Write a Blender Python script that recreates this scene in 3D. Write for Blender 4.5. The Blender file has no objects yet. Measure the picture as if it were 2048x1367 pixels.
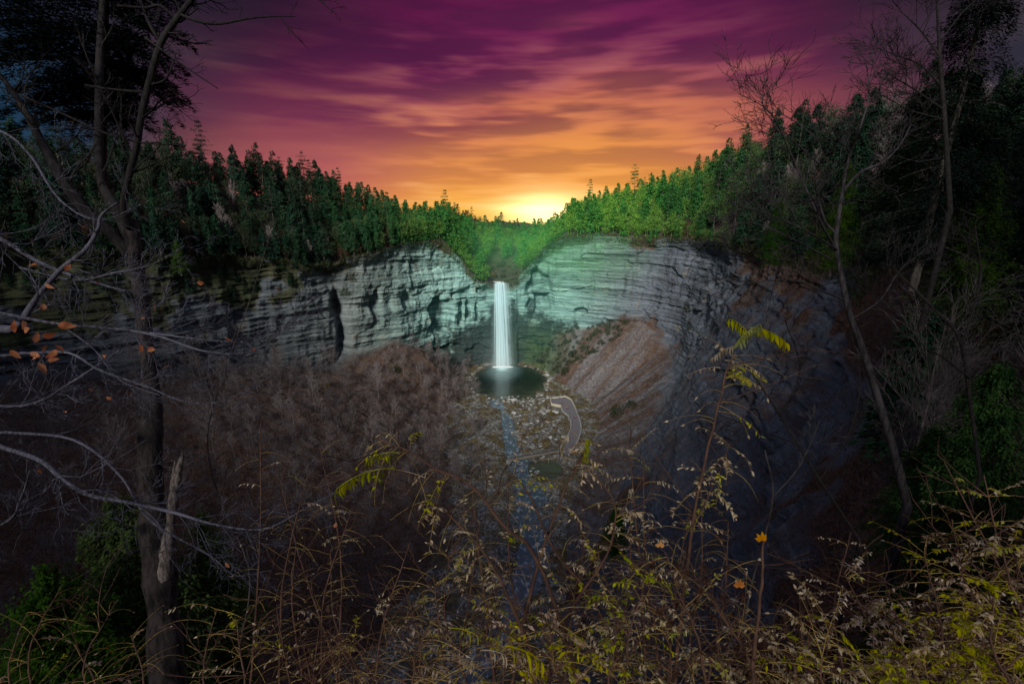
import bpy, math, random
import numpy as np
from mathutils import Vector, noise as mnoise

random.seed(7); RNG = np.random.default_rng(7)
SC = bpy.context.scene
COL = SC.collection
R = math.radians

# ------------------------------------------------------------------ camera geometry
H = 120.0                      # eye height above the pool
F = 910.2                      # 16 mm on a 36 mm sensor, for a 2048 px wide frame
PITCH = R(15.5); CS, SN = math.cos(PITCH), math.sin(PITCH)
def uv(px, py): return (px - 1024) / F, (683.5 - py) / F
def P(px, py, Y):
    u, v = uv(px, py); d = Y / (CS + v * SN)
    return (u * d, Y, H + d * (v * CS - SN))
def G(px, py, z=0.0):
    u, v = uv(px, py); d = (z - H) / (v * CS - SN)
    return (u * d, d * (CS + v * SN), z)
def Q(px, py, d):
    u, v = uv(px, py)
    return (u * d, d * (CS + v * SN), H + d * (v * CS - SN))
def project(p):
    x, y, z = p[..., 0], p[..., 1], p[..., 2] - H
    d = y * CS - z * SN; w = y * SN + z * CS
    d = np.where(d < .1, np.nan, d)
    return 1024 + F * x / d, 683.5 - F * w / d, d

# ------------------------------------------------------------------ numpy noise
def _h(ix, iy, iz, seed):
    n = (ix.astype(np.int64) * 374761393 + iy.astype(np.int64) * 668265263 + iz.astype(np.int64) * 2147483647 + seed * 974634777) & 0xffffffff
    n = ((n ^ (n >> 13)) * 1274126177) & 0xffffffff
    n = ((n ^ (n >> 16)) * 2246822519) & 0xffffffff
    return ((n ^ (n >> 15)) & 0xffffff) / float(0xffffff)
def vn(x, y=0.0, z=0.0, seed=0):
    x, y, z = np.broadcast_arrays(np.asarray(x, float), np.asarray(y, float), np.asarray(z, float))
    fx, fy, fz = np.floor(x), np.floor(y), np.floor(z)
    ax, ay, az = x - fx, y - fy, z - fz
    ax, ay, az = [a * a * (3 - 2 * a) for a in (ax, ay, az)]
    ix, iy, iz = fx.astype(int), fy.astype(int), fz.astype(int)
    r = 0
    for dx in (0, 1):
        for dy in (0, 1):
            for dz in (0, 1):
                w = (ax if dx else 1 - ax) * (ay if dy else 1 - ay) * (az if dz else 1 - az)
                r = r + w * _h(ix + dx, iy + dy, iz + dz, seed)
    return r * 2 - 1
def fbm(x, y=0.0, z=0.0, seed=0, o=4):
    r = 0; a = 1.0; f = 1.0; s = 0
    for i in range(o):
        r = r + a * vn(np.asarray(x) * f, np.asarray(y) * f, np.asarray(z) * f, seed + i * 17); s += a; a *= .5; f *= 2.03
    return r / s
def sstep(a, b, x):
    t = np.clip((x - a) / (b - a), 0, 1); return t * t * (3 - 2 * t)

# ------------------------------------------------------------------ object helpers
def tag(o, label=None, cat=None, group=None, kind=None):
    if label: o['label'] = label
    if cat: o['category'] = cat
    if group: o['group'] = group
    if kind: o['kind'] = kind
    return o
def empty(name, loc=(0, 0, 0), label=None, cat=None, group=None):
    o = bpy.data.objects.new(name, None); COL.objects.link(o)
    o.empty_display_size = .1; o.location = loc
    return tag(o, label, cat, group)
def link(name, me, parent=None):
    o = bpy.data.objects.new(name, me); COL.objects.link(o)
    if parent: o.parent = parent
    return o
def mesh_np(name, verts, faces, mat, smooth=False, quads=True):
    """faces: (n,k) int array"""
    me = bpy.data.meshes.new(name)
    verts = np.asarray(verts, np.float32); faces = np.asarray(faces, np.int32)
    k = faces.shape[1]; n = len(faces)
    me.vertices.add(len(verts)); me.vertices.foreach_set('co', verts.ravel())
    me.loops.add(n * k); me.loops.foreach_set('vertex_index', faces.ravel())
    me.polygons.add(n)
    me.polygons.foreach_set('loop_start', np.arange(n, dtype=np.int32) * k)
    me.polygons.foreach_set('loop_total', np.full(n, k, np.int32))
    if smooth: me.polygons.foreach_set('use_smooth', np.ones(n, bool))
    for m in (mat if isinstance(mat, (list, tuple)) else [mat]): me.materials.append(m)
    me.update(calc_edges=True)
    return me
def copy_tree(o, loc=None, rz=None, s=None, label=None, group=None, flip=None):
    c = o.copy(); COL.objects.link(c)
    if loc is not None: c.location = loc
    if rz is not None: c.rotation_euler = (o.rotation_euler[0], o.rotation_euler[1], rz)
    if s is not None: c.scale = s if hasattr(s, '__len__') else (s, s, s)
    if label: c['label'] = label
    if group: c['group'] = group
    for ch in o.children:
        k = ch.copy(); COL.objects.link(k); k.parent = c
        for g in ch.children:
            q = g.copy(); COL.objects.link(q); q.parent = k
    return c

class MB:
    """collects tubes, leaves and boxes into one mesh"""
    def __init__(s): s.v = []; s.f = []; s.m = []; s.n = 0
    def raw(s, v, f, m=0):
        f = np.asarray(f, int)
        if f.shape[1] == 3: f = np.concatenate([f, f[:, 2:3]], 1)
        s.v.append(np.asarray(v, float)); s.f.append(f + s.n); s.m.append(np.full(len(f), m)); s.n += len(v)
    def tube(s, pts, rad, k=4, m=0, cap=False):
        p = np.asarray(pts, float); n = len(p)
        r = np.asarray(rad, float) if hasattr(rad, '__len__') else np.full(n, rad)
        t = np.gradient(p, axis=0); t /= np.linalg.norm(t, axis=1)[:, None] + 1e-9
        a = np.array([0, 0, 1.]) if abs(t[:, 2]).mean() < .8 else np.array([1., 0, 0])
        u = np.cross(t, a); u /= np.linalg.norm(u, axis=1)[:, None] + 1e-9
        w = np.cross(t, u)
        an = np.arange(k) * 2 * math.pi / k
        v = p[:, None, :] + r[:, None, None] * (np.cos(an)[None, :, None] * u[:, None, :] + np.sin(an)[None, :, None] * w[:, None, :])
        i = np.arange(n - 1)[:, None] * k; j = np.arange(k)[None, :]; jn = (j + 1) % k
        f = np.stack([i + j, i + jn, i + k + jn, i + k + j], -1).reshape(-1, 4)
        s.raw(v.reshape(-1, 3), f, m)
    def leaves(s, pos, dirs, nrm, L, W, m=0, base=.0, bend=0.0):
        """diamond leaves: pos (n,3) base; dirs along; nrm approx normal"""
        pos = np.asarray(pos, float); n = len(pos)
        if n == 0: return
        d = dirs / (np.linalg.norm(dirs, axis=1)[:, None] + 1e-9)
        side = np.cross(d, nrm); side /= np.linalg.norm(side, axis=1)[:, None] + 1e-9
        up = np.cross(side, d)
        L = np.broadcast_to(np.asarray(L, float), (n,))[:, None]; W = np.broadcast_to(np.asarray(W, float), (n,))[:, None]
        a = pos; b = pos + d * L * .45 + side * W * .5; c = pos + d * L - up * L * bend; e = pos + d * L * .45 - side * W * .5
        v = np.stack([a, b, c, e], 1).reshape(-1, 3)
        f = (np.arange(n)[:, None] * 4 + np.arange(4)[None, :])
        s.raw(v, f, m)
    def box(s, c, sz, rz=0, m=0, taper=1.0):
        x, y, z = [a / 2 for a in sz]
        v = np.array([(-x, -y, -z), (x, -y, -z), (x, y, -z), (-x, y, -z), (-x*taper, -y*taper, z), (x*taper, -y*taper, z), (x*taper, y*taper, z), (-x*taper, y*taper, z)])
        ca, sa = math.cos(rz), math.sin(rz)
        v = np.stack([v[:, 0] * ca - v[:, 1] * sa, v[:, 0] * sa + v[:, 1] * ca, v[:, 2]], 1) + np.asarray(c)
        s.raw(v, [(3, 2, 1, 0), (4, 5, 6, 7), (0, 1, 5, 4), (1, 2, 6, 5), (2, 3, 7, 6), (3, 0, 4, 7)], m)
    def arrays(s): return np.concatenate(s.v), np.concatenate(s.f), np.concatenate(s.m)
    def mesh(s, name, mat, smooth=False):
        v, f, m = s.arrays()
        me = mesh_np(name, v, f, mat, smooth)
        if m.any(): me.polygons.foreach_set('material_index', m.astype(np.int32))
        return me
    def build(s, name, mat, parent=None, smooth=False):
        return link(name, s.mesh(name, mat, smooth), parent)

# ------------------------------------------------------------------ material helpers
class NT:
    def __init__(s, tree): s.t = tree; s.N = tree.nodes; s.L = tree.links
    def n(s, typ, ins=None, **kw):
        nd = s.N.new(typ)
        for k, v in kw.items(): setattr(nd, k, v)
        for k, v in (ins or {}).items():
            if isinstance(v, bpy.types.NodeSocket): s.L.new(v, nd.inputs[k])
            else: nd.inputs[k].default_value = v
        return nd
    def math(s, op, a, b=None, c=None, clamp=False):
        d = {0: a}
        if b is not None: d[1] = b
        if c is not None: d[2] = c
        return s.n('ShaderNodeMath', d, operation=op, use_clamp=clamp).outputs[0]
    def vmath(s, op, a, b=None):
        d = {0: a}
        if b is not None: d[1] = b
        nd = s.n('ShaderNodeVectorMath', d, operation=op)
        return nd.outputs['Value'] if op in ('LENGTH', 'DISTANCE', 'DOT_PRODUCT') else nd.outputs[0]
    def mix(s, f, a, b, mode='MIX'):
        nd = s.n('ShaderNodeMix', data_type='RGBA', blend_type=mode, clamp_factor=True)
        for k, v in ((0, f), (6, a), (7, b)):
            if isinstance(v, bpy.types.NodeSocket): s.L.new(v, nd.inputs[k])
            else: nd.inputs[k].default_value = v if k == 0 else (tuple(v) + (1,) if len(v) == 3 else v)
        return nd.outputs[2]
    def ramp(s, f, stops, interp='LINEAR'):
        nd = s.n('ShaderNodeValToRGB', {0: f}); cr = nd.color_ramp; cr.interpolation = interp
        while len(cr.elements) < len(stops): cr.elements.new(.5)
        for e, (p, c) in zip(cr.elements, stops):
            e.position = p; e.color = (c, c, c, 1) if not hasattr(c, '__len__') else tuple(c) + (1,)
        return nd.outputs[0]
    def noise(s, vec, scale, detail=4, rough=.55, dist=0, fac=True):
        nd = s.n('ShaderNodeTexNoise', {'Scale': scale, 'Detail': detail, 'Roughness': rough, 'Distortion': dist})
        if vec is not None: s.L.new(vec, nd.inputs['Vector'])
        return nd.outputs['Fac' if fac else 'Color']
    def mapr(s, v, a, b, c=0.0, d=1.0, smooth=True):
        return s.n('ShaderNodeMapRange', {0: v, 1: a, 2: b, 3: c, 4: d}, interpolation_type='SMOOTHSTEP' if smooth else 'LINEAR').outputs[0]
    def scalev(s, v, sc): return s.vmath('MULTIPLY', v, sc)
    def bump(s, h, strength=.5, dist=.1, normal=None):
        d = {'Height': h, 'Strength': strength, 'Distance': dist}
        if normal is not None: d['Normal'] = normal
        return s.n('ShaderNodeBump', d).outputs[0]
def new_mat(name):
    m = bpy.data.materials.new(name); m.use_nodes = True
    t = NT(m.node_tree); t.N.clear()
    out = t.n('ShaderNodeOutputMaterial')
    return m, t, out
def principled(t, out, base, rough=.8, normal=None, **kw):
    d = {'Base Color': base if isinstance(base, bpy.types.NodeSocket) else tuple(base) + (1,), 'Roughness': rough}
    if normal is not None: d['Normal'] = normal
    d['Specular IOR Level'] = kw.pop('spec', .3)
    d.update(kw)
    b = t.n('ShaderNodeBsdfPrincipled', d); t.L.new(b.outputs[0], out.inputs[0]); return b
def simple_mat(name, col, rough=.8, var=.3, scale=3.0, col2=None, spec=.3, bump=0.0):
    m, t, out = new_mat(name)
    pos = t.n('ShaderNodeNewGeometry').outputs['Position']
    nz = t.noise(pos, scale, 4)
    c2 = col2 or tuple(c * (1 - var) for c in col)
    f = t.mapr(nz, .35, .65)
    base = t.mix(f, col, c2)
    nr = t.bump(nz, bump, .05) if bump else None
    principled(t, out, base, rough, nr, spec=spec)
    return m
FALL = (-8.0, 361.0, 40.0)
def foliage_mat(name, dark, light, var=(.03, .25), glow=None, trans=.25, near=None):
    """leafy material: clump-scale light and dark, per-tree tint, green glow painted in round the notch"""
    m, t, out = new_mat(name)
    geo = t.n('ShaderNodeNewGeometry'); pos = geo.outputs['Position']
    oi = t.n('ShaderNodeObjectInfo').outputs['Random']
    n1 = t.noise(pos, near or .45, 3)
    n2 = t.noise(pos, 9 if near else 2.5, 2)
    f = t.math('ADD', t.math('MULTIPLY', n1, .6), t.math('MULTIPLY', n2, .4))
    f = t.mapr(f, .38, .62)
    c = t.mix(f, dark, light)
    hs = t.n('ShaderNodeHueSaturation', {'Hue': t.math('ADD', .5 - var[0], t.math('MULTIPLY', oi, 2 * var[0])),
                                        'Saturation': t.math('ADD', .8, t.math('MULTIPLY', t.math('FRACT', t.math('MULTIPLY', oi, 7.3)), .4)),
                                        'Value': t.math('ADD', 1 - var[1], t.math('MULTIPLY', t.math('FRACT', t.math('MULTIPLY', oi, 13.7)), 2 * var[1])), 'Color': c})
    c = hs.outputs[0]
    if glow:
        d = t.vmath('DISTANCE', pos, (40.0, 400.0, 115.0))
        k = t.mapr(d, 30, 215, 1, 0)  # glow round the notch, painted into the leaf colour
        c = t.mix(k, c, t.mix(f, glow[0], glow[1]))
    b = t.n('ShaderNodeBsdfDiffuse', {'Color': c})
    tr = t.n('ShaderNodeBsdfTranslucent', {'Color': c})
    mx = t.n('ShaderNodeMixShader', {0: trans, 1: b.outputs[0], 2: tr.outputs[0]})
    t.L.new(mx.outputs[0], out.inputs[0])
    return m
def bark_mat(name, a, b, scale=6.0, bump=.6):
    m, t, out = new_mat(name)
    tc = t.n('ShaderNodeNewGeometry').outputs['Position']
    sv = t.scalev(tc, (scale, scale, scale * .22))
    n1 = t.noise(sv, 3.0, 6, .7); n2 = t.noise(tc, 1.1, 3)
    f = t.mapr(n1, .38, .62)
    c = t.mix(f, a, b); c = t.mix(t.mapr(n2, .5, .7, 0, .5), c, tuple(x * 1.7 for x in b))
    principled(t, out, c, .85, t.bump(n1, bump, .05), spec=.25)
    return m
# ================================================================== camera, sun, sky
cam = bpy.data.objects.new('camera', bpy.data.cameras.new('camera')); COL.objects.link(cam)
cam.location = (0, 0, H); cam.rotation_euler = (math.pi / 2 - PITCH, 0, 0)
cam.data.lens = 16; cam.data.sensor_width = 36; cam.data.clip_start = .05; cam.data.clip_end = 6000
SC.camera = cam
SC.view_settings.view_transform = 'Standard'; SC.view_settings.look = 'None'; SC.view_settings.exposure = 0; SC.view_settings.gamma = 1
SC.cycles.max_bounces = 6; SC.cycles.diffuse_bounces = 2; SC.cycles.glossy_bounces = 2; SC.cycles.transmission_bounces = 2
SC.cycles.transparent_max_bounces = 12; SC.cycles.use_denoising = True; SC.cycles.caustics_reflective = False; SC.cycles.caustics_refractive = False

SUN_EL, SUN_AZ = R(29), R(196)          # azimuth from +Y clockwise; the light comes up the gorge from behind the camera
sd = bpy.data.lights.new('sun', 'SUN'); sd.energy = 5.0; sd.angle = R(12); sd.color = (1.0, .96, .88)
sun = bpy.data.objects.new('sun', sd); COL.objects.link(sun); sun.location = (0, -50, 300)
sv = Vector((math.sin(SUN_AZ) * math.cos(SUN_EL), math.cos(SUN_AZ) * math.cos(SUN_EL), math.sin(SUN_EL)))
sun.rotation_euler = (-sv).to_track_quat('-Z', 'Y').to_euler()

def make_world():
    w = bpy.data.worlds.new('World'); SC.world = w; w.use_nodes = True
    t = NT(w.node_tree); t.N.clear(); out = t.n('ShaderNodeOutputWorld')
    v = t.n('ShaderNodeTexCoord').outputs['Generated']
    v = t.vmath('NORMALIZE', v)
    s = t.n('ShaderNodeSeparateXYZ', {0: v}); x, y, z = s.outputs
    deg = 57.29578
    el = t.math('MULTIPLY', t.math('ARCSINE', z), deg)
    az = t.math('MULTIPLY', t.math('ARCTAN2', x, y), deg)
    # streaked cloud sheets: strongly stretched sideways, finer towards the horizon
    cz = t.math('MULTIPLY', t.math('POWER', t.math('MAXIMUM', el, .05), .8), 1.0)
    def cl(sx, sy, off, det, ro, dist=0.0):
        cv = t.n('ShaderNodeCombineXYZ', {0: t.math('MULTIPLY', az, sx), 1: t.math('MULTIPLY', cz, sy), 2: off}).outputs[0]
        return t.noise(cv, 1.0, det, ro, dist)
    n1 = cl(.032, .50, 3.1, 2, .45, .1)       # broad bands
    n2 = cl(.078, 1.0, 9.3, 2, .5, .15)      # thin streaks
    n3 = cl(.03, .12, 5.5, 1, .5)            # large masses
    wob = t.math('ADD', t.math('MULTIPLY', t.math('SUBTRACT', n1, .5), 9.0), t.math('MULTIPLY', t.math('SUBTRACT', n3, .5), 7.0))
    wob = t.math('MULTIPLY', wob, t.mapr(el, 0, 9))
    tilt = t.math('MULTIPLY', t.math('MAXIMUM', t.math('SUBTRACT', t.math('ABSOLUTE', t.math('SUBTRACT', az, 9.0)), 2.0), 0.0), .20)
    e2 = t.math('ADD', t.math('ADD', t.math('SUBTRACT', el, t.mapr(el, 2, 12, 0, 1.4)), wob), t.math('MULTIPLY', tilt, t.mapr(el, 1, 10)))
    f = t.math('DIVIDE', e2, 30.0, clamp=True)
    core = t.ramp(f, [(0.0, (.98, .50, .07)), (.10, (.92, .36, .055)), (.19, (.78, .27, .06)), (.29, (.68, .21, .075)), (.40, (.50, .12, .08)),
                      (.50, (.27, .045, .085)), (.60, (.155, .010, .070)), (.74, (.100, .004, .050)), (1.0, (.035, .003, .025))])
    # bright cloud undersides
    n4 = cl(.13, 2.1, 14.2, 2, .5, .15)
    st = t.mapr(t.math('ADD', t.math('MULTIPLY', n2, .65), t.math('MULTIPLY', n4, .35)), .42, .58)
    core = t.mix(t.math('MULTIPLY', t.math('SUBTRACT', 1.0, st), t.mapr(el, 1, 12, .08, .55)), core, (.048, .006, .038))
    lite = t.ramp(t.math('DIVIDE', el, 25.0, clamp=True), [(0, (1.0, .6, .2)), (.3, (.95, .36, .10)), (.55, (.62, .20, .14)), (.8, (.26, .05, .11)), (1, (.13, .015, .08))])
    core = t.mix(t.math('MULTIPLY', t.mapr(t.math('ADD', t.math('MULTIPLY', n2, .55), t.math('MULTIPLY', n4, .45)), .46, .70), t.math('MULTIPLY', t.mapr(n1, .40, .60, .2, .8), t.mapr(el, 11, 20, 1, .3))), core, lite)
    # away from the afterglow: pink, then mauve grey, then dusk blue
    aa = t.math('SUBTRACT', az, 5.0)
    pink = t.ramp(t.math('DIVIDE', e2, 30.0, clamp=True), [(0, (.60, .15, .10)), (.2, (.45, .10, .10)), (.35, (.32, .07, .085)), (.5, (.19, .028, .07)), (.7, (.10, .006, .055)), (1, (.03, .004, .025))])
    kp = t.math('MULTIPLY', t.mapr(t.math('ABSOLUTE', aa), 11, 28), t.mapr(el, 4, 16, 1, .55))
    c = t.mix(kp, core, pink)
    mauve = t.mix(t.mapr(n1, .35, .65), (.030, .024, .038), (.070, .052, .064))
    km = t.mapr(t.math('ADD', t.math('ABSOLUTE', t.math('ADD', aa, 3.0)), t.math('MULTIPLY', t.math('SUBTRACT', n3, .5), 14.0)), 26, 43)
    c = t.mix(km, c, mauve)
    kb = t.mapr(t.math('ABSOLUTE', aa), 38, 52)
    c = t.mix(kb, c, (.008, .036, .075))
    c = t.mix(t.math('MULTIPLY', t.mapr(t.math('ABSOLUTE', aa), 12, 36), t.mapr(el, 7, 21, 0, .90)), c, (.010, .005, .014))
    # glow on the horizon over the notch
    gx = t.math('DIVIDE', t.math('SUBTRACT', az, 4.2), 5.2); gy = t.math('DIVIDE', t.math('SUBTRACT', el, .3), 1.9)
    r2 = t.math('ADD', t.math('MULTIPLY', gx, gx), t.math('MULTIPLY', gy, gy))
    g = t.math('EXPONENT', t.math('MULTIPLY', r2, -1.0))
    g = t.math('MULTIPLY', g, t.mapr(n2, .3, .7, .75, 1.25))
    c = t.mix(1.0, c, t.n('ShaderNodeVectorMath', {0: (1.0, .85, .42), 'Scale': t.math('MULTIPLY', g, 1.45)}, operation='SCALE').outputs[0], 'ADD')
    # the rest of the dome, above the frame and behind the viewer: plain blue dusk
    top = t.mapr(el, 27, 50); back = t.mapr(y, .15, -.35)
    kk = t.math('MAXIMUM', top, back)
    c = t.mix(kk, c, SKY_BACK)
    c = t.mix(t.mapr(el, -6, -.5, 1, 0), c, (.03, .025, .03))
    nish = t.n('ShaderNodeTexSky', sky_type='NISHITA', sun_disc=False, sun_elevation=SUN_EL, sun_rotation=SUN_AZ)
    b1 = t.n('ShaderNodeBackground', {0: c, 1: 1.0}); b2 = t.n('ShaderNodeBackground', {0: nish.outputs[0], 1: NISH})
    a = t.n('ShaderNodeAddShader', {0: b1.outputs[0], 1: b2.outputs[0]})
    t.L.new(a.outputs[0], out.inputs[0])
SKY_BACK = (.17, .185, .28); NISH = .0015
make_world()

# ================================================================== land
def T(px, py, Y, h):                     # ground under a tree whose tip shows at px, py
    a = P(px, py, Y); return (a[0], a[1], a[2] - h)
# stations round the gorge from behind-left, past the fall, to the near right: A talus foot, B cliff base, C rim, D ridge
ST = [
 dict(A=(-230,-260,-3), B=(-300,-200,40), C=(-330,-190,100), D=(-410,-170,150)),
 dict(A=(-150,-60,-3), B=(-245,-50,45), C=(-272,-45,102), D=(-350,-40,150)),
 dict(A=(-95,10,-3), B=(-235,50,50), C=(-262,52,104), D=(-330,60,150)),
 dict(A=(-48,58,-3), B=(-215,115,56), C=(-238,118,106), D=(-310,125,150)),
 dict(A=(-14,112,-3), B=P(60,752,172), C=P(30,505,178), D=T(60,232,205,26)),
 dict(A=G(1028,1060,-3), B=P(200,752,185), C=P(180,508,190), D=T(200,238,225,26)),
 dict(A=G(1020,990,-3), B=P(330,748,200), C=P(330,512,208), D=T(330,252,250,26)),
 dict(A=G(1000,925,-3), B=P(500,738,238), C=P(470,515,240), D=T(470,292,285,26)),
 dict(A=G(995,870,-3), B=P(600,735,258), C=P(610,528,266), D=T(580,312,320,26)),
 dict(A=G(985,835,-3), B=P(668,742,272), C=P(672,528,285), D=T(660,330,345,26)),
 dict(A=G(972,812,-3), B=P(715,715,280), C=P(735,512,296), D=T(735,362,360,26)),
 dict(A=G(955,788,-3), B=P(795,684,306), C=P(795,494,318), D=T(800,388,385,26)),
 dict(A=G(940,762,-3), B=P(835,700,326), C=P(850,482,336), D=T(850,402,410,26)),
 dict(A=G(935,752,-3), B=P(862,742,343), C=P(888,478,347), D=T(905,408,440,23)),
 dict(A=G(950,742,-3), B=P(925,748,355), C=P(930,530,357), D=(-42,455,101)),
 dict(A=G(975,738,-3), B=P(968,745,361), C=P(962,566,361), D=(-18,480,96)),
 dict(A=G(1005,735,-3), B=P(1003,741,363), C=P(1003,568,362), D=(6,500,92)),
 dict(A=G(1032,735,-3), B=P(1030,738,363), C=P(1030,562,362), D=(22,492,96)),
 dict(A=G(1050,738,-3), B=P(1062,728,361), C=P(1052,540,362), D=(42,470,100)),
 dict(A=G(1068,742,-3), B=P(1090,705,361), C=P(1100,492,363), D=(62,450,105)),
 dict(A=G(1080,748,-3), B=P(1112,668,361), C=P(1135,472,362), D=T(1140,382,420,23)),
 dict(A=G(1092,757,-3), B=P(1160,655,355), C=P(1190,470,352), D=T(1200,362,400,26)),
 dict(A=G(1100,768,-3), B=P(1220,646,345), C=P(1260,474,338), D=T(1290,340,375,26)),
 dict(A=G(1130,790,-3), B=P(1285,642,325), C=P(1330,478,318), D=T(1360,315,350,26)),
 dict(A=G(1172,815,-3), B=P(1340,690,298), C=P(1395,482,290), D=T(1420,290,320,26)),
 dict(A=G(1178,850,-3), B=P(1350,770,252), C=P(1450,482,250), D=T(1490,255,290,26)),
 dict(A=G(1172,885,-3), B=P(1315,850,212), C=P(1520,488,208), D=T(1580,220,250,26)),
 dict(A=G(1150,925,-3), B=P(1250,960,168), C=P(1600,500,170), D=T(1680,180,210,26)),
 dict(A=G(1125,1000,-3), B=P(1190,1100,132), C=P(1715,525,138), D=T(1800,130,160,23)),
 dict(A=(12,108,-3), B=(14,92,2), C=P(1810,610,100), C2=(106,92,112), D=(165,105,150)),
 dict(A=(-12,88,-3), B=(-8,72,2), C=P(1830,770,68), C2=(84,58,112), D=(150,60,150)),
 dict(A=(-35,66,-3), B=(-24,48,2), C=(31,36,94), C2=(46,32,112), D=(112,30,150)),
 dict(A=(-58,44,-3), B=(-42,28,2), C=(14,18,99), C2=(27,10,116), D=(92,-8,150)),
 dict(A=(-75,22,-3), B=(-58,10,2), C=(-4,9,100), C2=(3,-1.6,118.4), D=(72,-50,152)),
 dict(A=(-95,0,-3), B=(-75,-12,2), C=(-24,-6,100), C2=(-14,-14,117), D=(42,-95,152)),
 dict(A=(-130,-60,-3), B=(-115,-60,2), C=(-70,-62,98), C2=(-58,-72,114), D=(0,-160,150)),
 dict(A=(-190,-180,-3), B=(-180,-175,2), C=(-150,-165,95), C2=(-135,-180,114), D=(-60,-260,150)),
]
def land():
    K = ['A', 'B', 'C', 'C2', 'D', 'E']
    S = np.zeros((len(ST), 6, 3))
    Cs = np.array([s['C'] for s in ST]); 
    for i, s in enumerate(ST):
        A, B, C, D = [np.array(s[k], float) for k in 'ABCD']
        out = D - C; out[2] = 0; out /= np.linalg.norm(out)
        C2 = np.array(s['C2'], float) if 'C2' in s else C + out * 7 + np.array([0, 0, 2.2 if 15 > i or i > 18 else .6])
        E = D + out * 700; E[2] = D[2] + 6
        S[i] = [A, B, C, C2, D, E]
    d = np.linalg.norm(np.diff(S[:, 2], axis=0), axis=1) * .5 + np.linalg.norm(np.diff(S[:, 1], axis=0), axis=1) * .5
    cum = np.concatenate([[0], np.cumsum(d)])
    step = .62
    n = int(cum[-1] / step)
    # finer columns where the camera looks, coarser behind it
    t = np.linspace(0, cum[-1], n)
    keep = (t > cum[3]) & (t < cum[31]); t = np.concatenate([np.arange(0, cum[3], 6), t[keep], np.arange(cum[31], cum[-1], 1.2)])
    # interpolate then smooth with a short window in metres
    tt = np.arange(0, cum[-1], 1.0)
    Z = np.stack([np.interp(tt, cum, S[:, k, c]) for k in range(6) for c in range(3)], 1)
    w = np.exp(-.5 * (np.arange(-12, 13) / 2.0) ** 2); w /= w.sum()
    Zp = np.pad(Z, ((12, 12), (0, 0)), 'edge')
    Z = np.stack([np.convolve(Zp[:, k], w, 'valid') for k in range(18)], 1)
    K6 = np.stack([np.interp(t, tt, Z[:, k]) for k in range(18)], 1).reshape(len(t), 6, 3)
    rows = [110, 230, 14, 60, 8]
    cols = []; sv_ = []
    for k, r in enumerate(rows):
        a = np.linspace(0, 1, r, endpoint=False)
        if k == 4: a = a ** 2
        cols.append(K6[:, None, k] * (1 - a)[None, :, None] + K6[:, None, k + 1] * a[None, :, None]); sv_.append(k + a)
    cols.append(K6[:, None, 5]); sv_.append(np.array([5.0]))
    V = np.concatenate(cols, 1); sp = np.concatenate(sv_)[None, :] + np.zeros((len(t), 1)); tp = t[:, None] + np.zeros_like(sp)
    # outward-of-rock normal: horizontal, towards the gorge
    tg = np.gradient(K6[:, 2], axis=0) * .5 + np.gradient(K6[:, 1], axis=0) * .5
    tg = tg[:, :2]; tg /= np.linalg.norm(tg, axis=1)[:, None] + 1e-9
    for _ in range(1):
        w2 = np.ones(21) / 21; tg = np.stack([np.convolve(np.pad(tg[:, c], 10, 'edge'), w2, 'valid') for c in (0, 1)], 1)
    nr = np.stack([tg[:, 1], -tg[:, 0]], 1)   # stations run clockwise seen from the gorge
    cen = K6[:, 0, :2] - K6[:, 2, :2]; sgn = np.sign((nr * cen).sum(1)); nr *= sgn[:, None]
    nx = nr[:, 0][:, None]; ny = nr[:, 1][:, None]
    z = V[..., 2]; u = tp
    seg = np.floor(sp).astype(int); fr = sp - seg
    cliff = (seg == 1)
    inv = cliff * np.clip(np.minimum(fr / .06, (1 - fr) / .10), 0, 1)
    # --- talus: convex belly, gullies running downhill
    tal = (seg == 0)
    leftside = sstep(cum[14], cum[10], u)
    belly = (np.sin(math.pi * fr) * 1.0 * (1 - leftside) - np.sin(2 * math.pi * fr) * 4.5 * leftside) * tal
    near = sstep(cum[27], cum[30], u)
    belly *= (1 - near)
    gul = fbm(u * .09, fr * 3.2, seed=3, o=4) * (3.0 + .6 * leftside) * np.sin(math.pi * np.clip(fr, 0, 1)) ** .7 * tal
    fine = fbm(V[..., 0] * .35, V[..., 1] * .35, z * .2, seed=5, o=4) * .7 * tal
    V[..., 2] += belly + gul + fine
    # --- cliff
    warp = fbm(u * .02, z * .04, seed=11, o=2) * 2.0
    zz = z + warp + .012 * (u - cum[16])
    big = fbm(u / 46., z / 90., seed=21, o=2) * 4.6 + fbm(u / 15., z / 70., seed=22, o=3) * 1.3
    L1 = vn(np.floor(zz / 6.3), np.floor(u / 37. + vn(zz * .1)), seed=31) * 1.1
    L2 = vn(np.floor(zz / 2.1) + .5, u * .03, seed=32) * 1.0
    L3 = vn(np.floor(zz / .8) + .5, u * .07, seed=33) * .6
    jn = -np.abs(vn(u * .16 + vn(z * .06, u * .02) * .8, z * .03, seed=41)) * (.9 + 1.4 * near)
    jb = np.floor(vn(u * .25, np.floor(zz / 9.) * 3.7, seed=43) * 2.5) / 2.5 * .9
    rough = fbm(u * .5, z * .8, seed=51, o=3) * .5
    upper = sstep(56, 64, z) * (-2.5) + sstep(78, 80, z) * (-1.5) + sstep(64, 66, z) * (1.2)
    vis_l = 1 - near * .35
    dsp = (big + (L1 + L2 + L3) * vis_l + jn + jb + rough + upper)
    PX, PY, PD = project(V)
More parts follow.
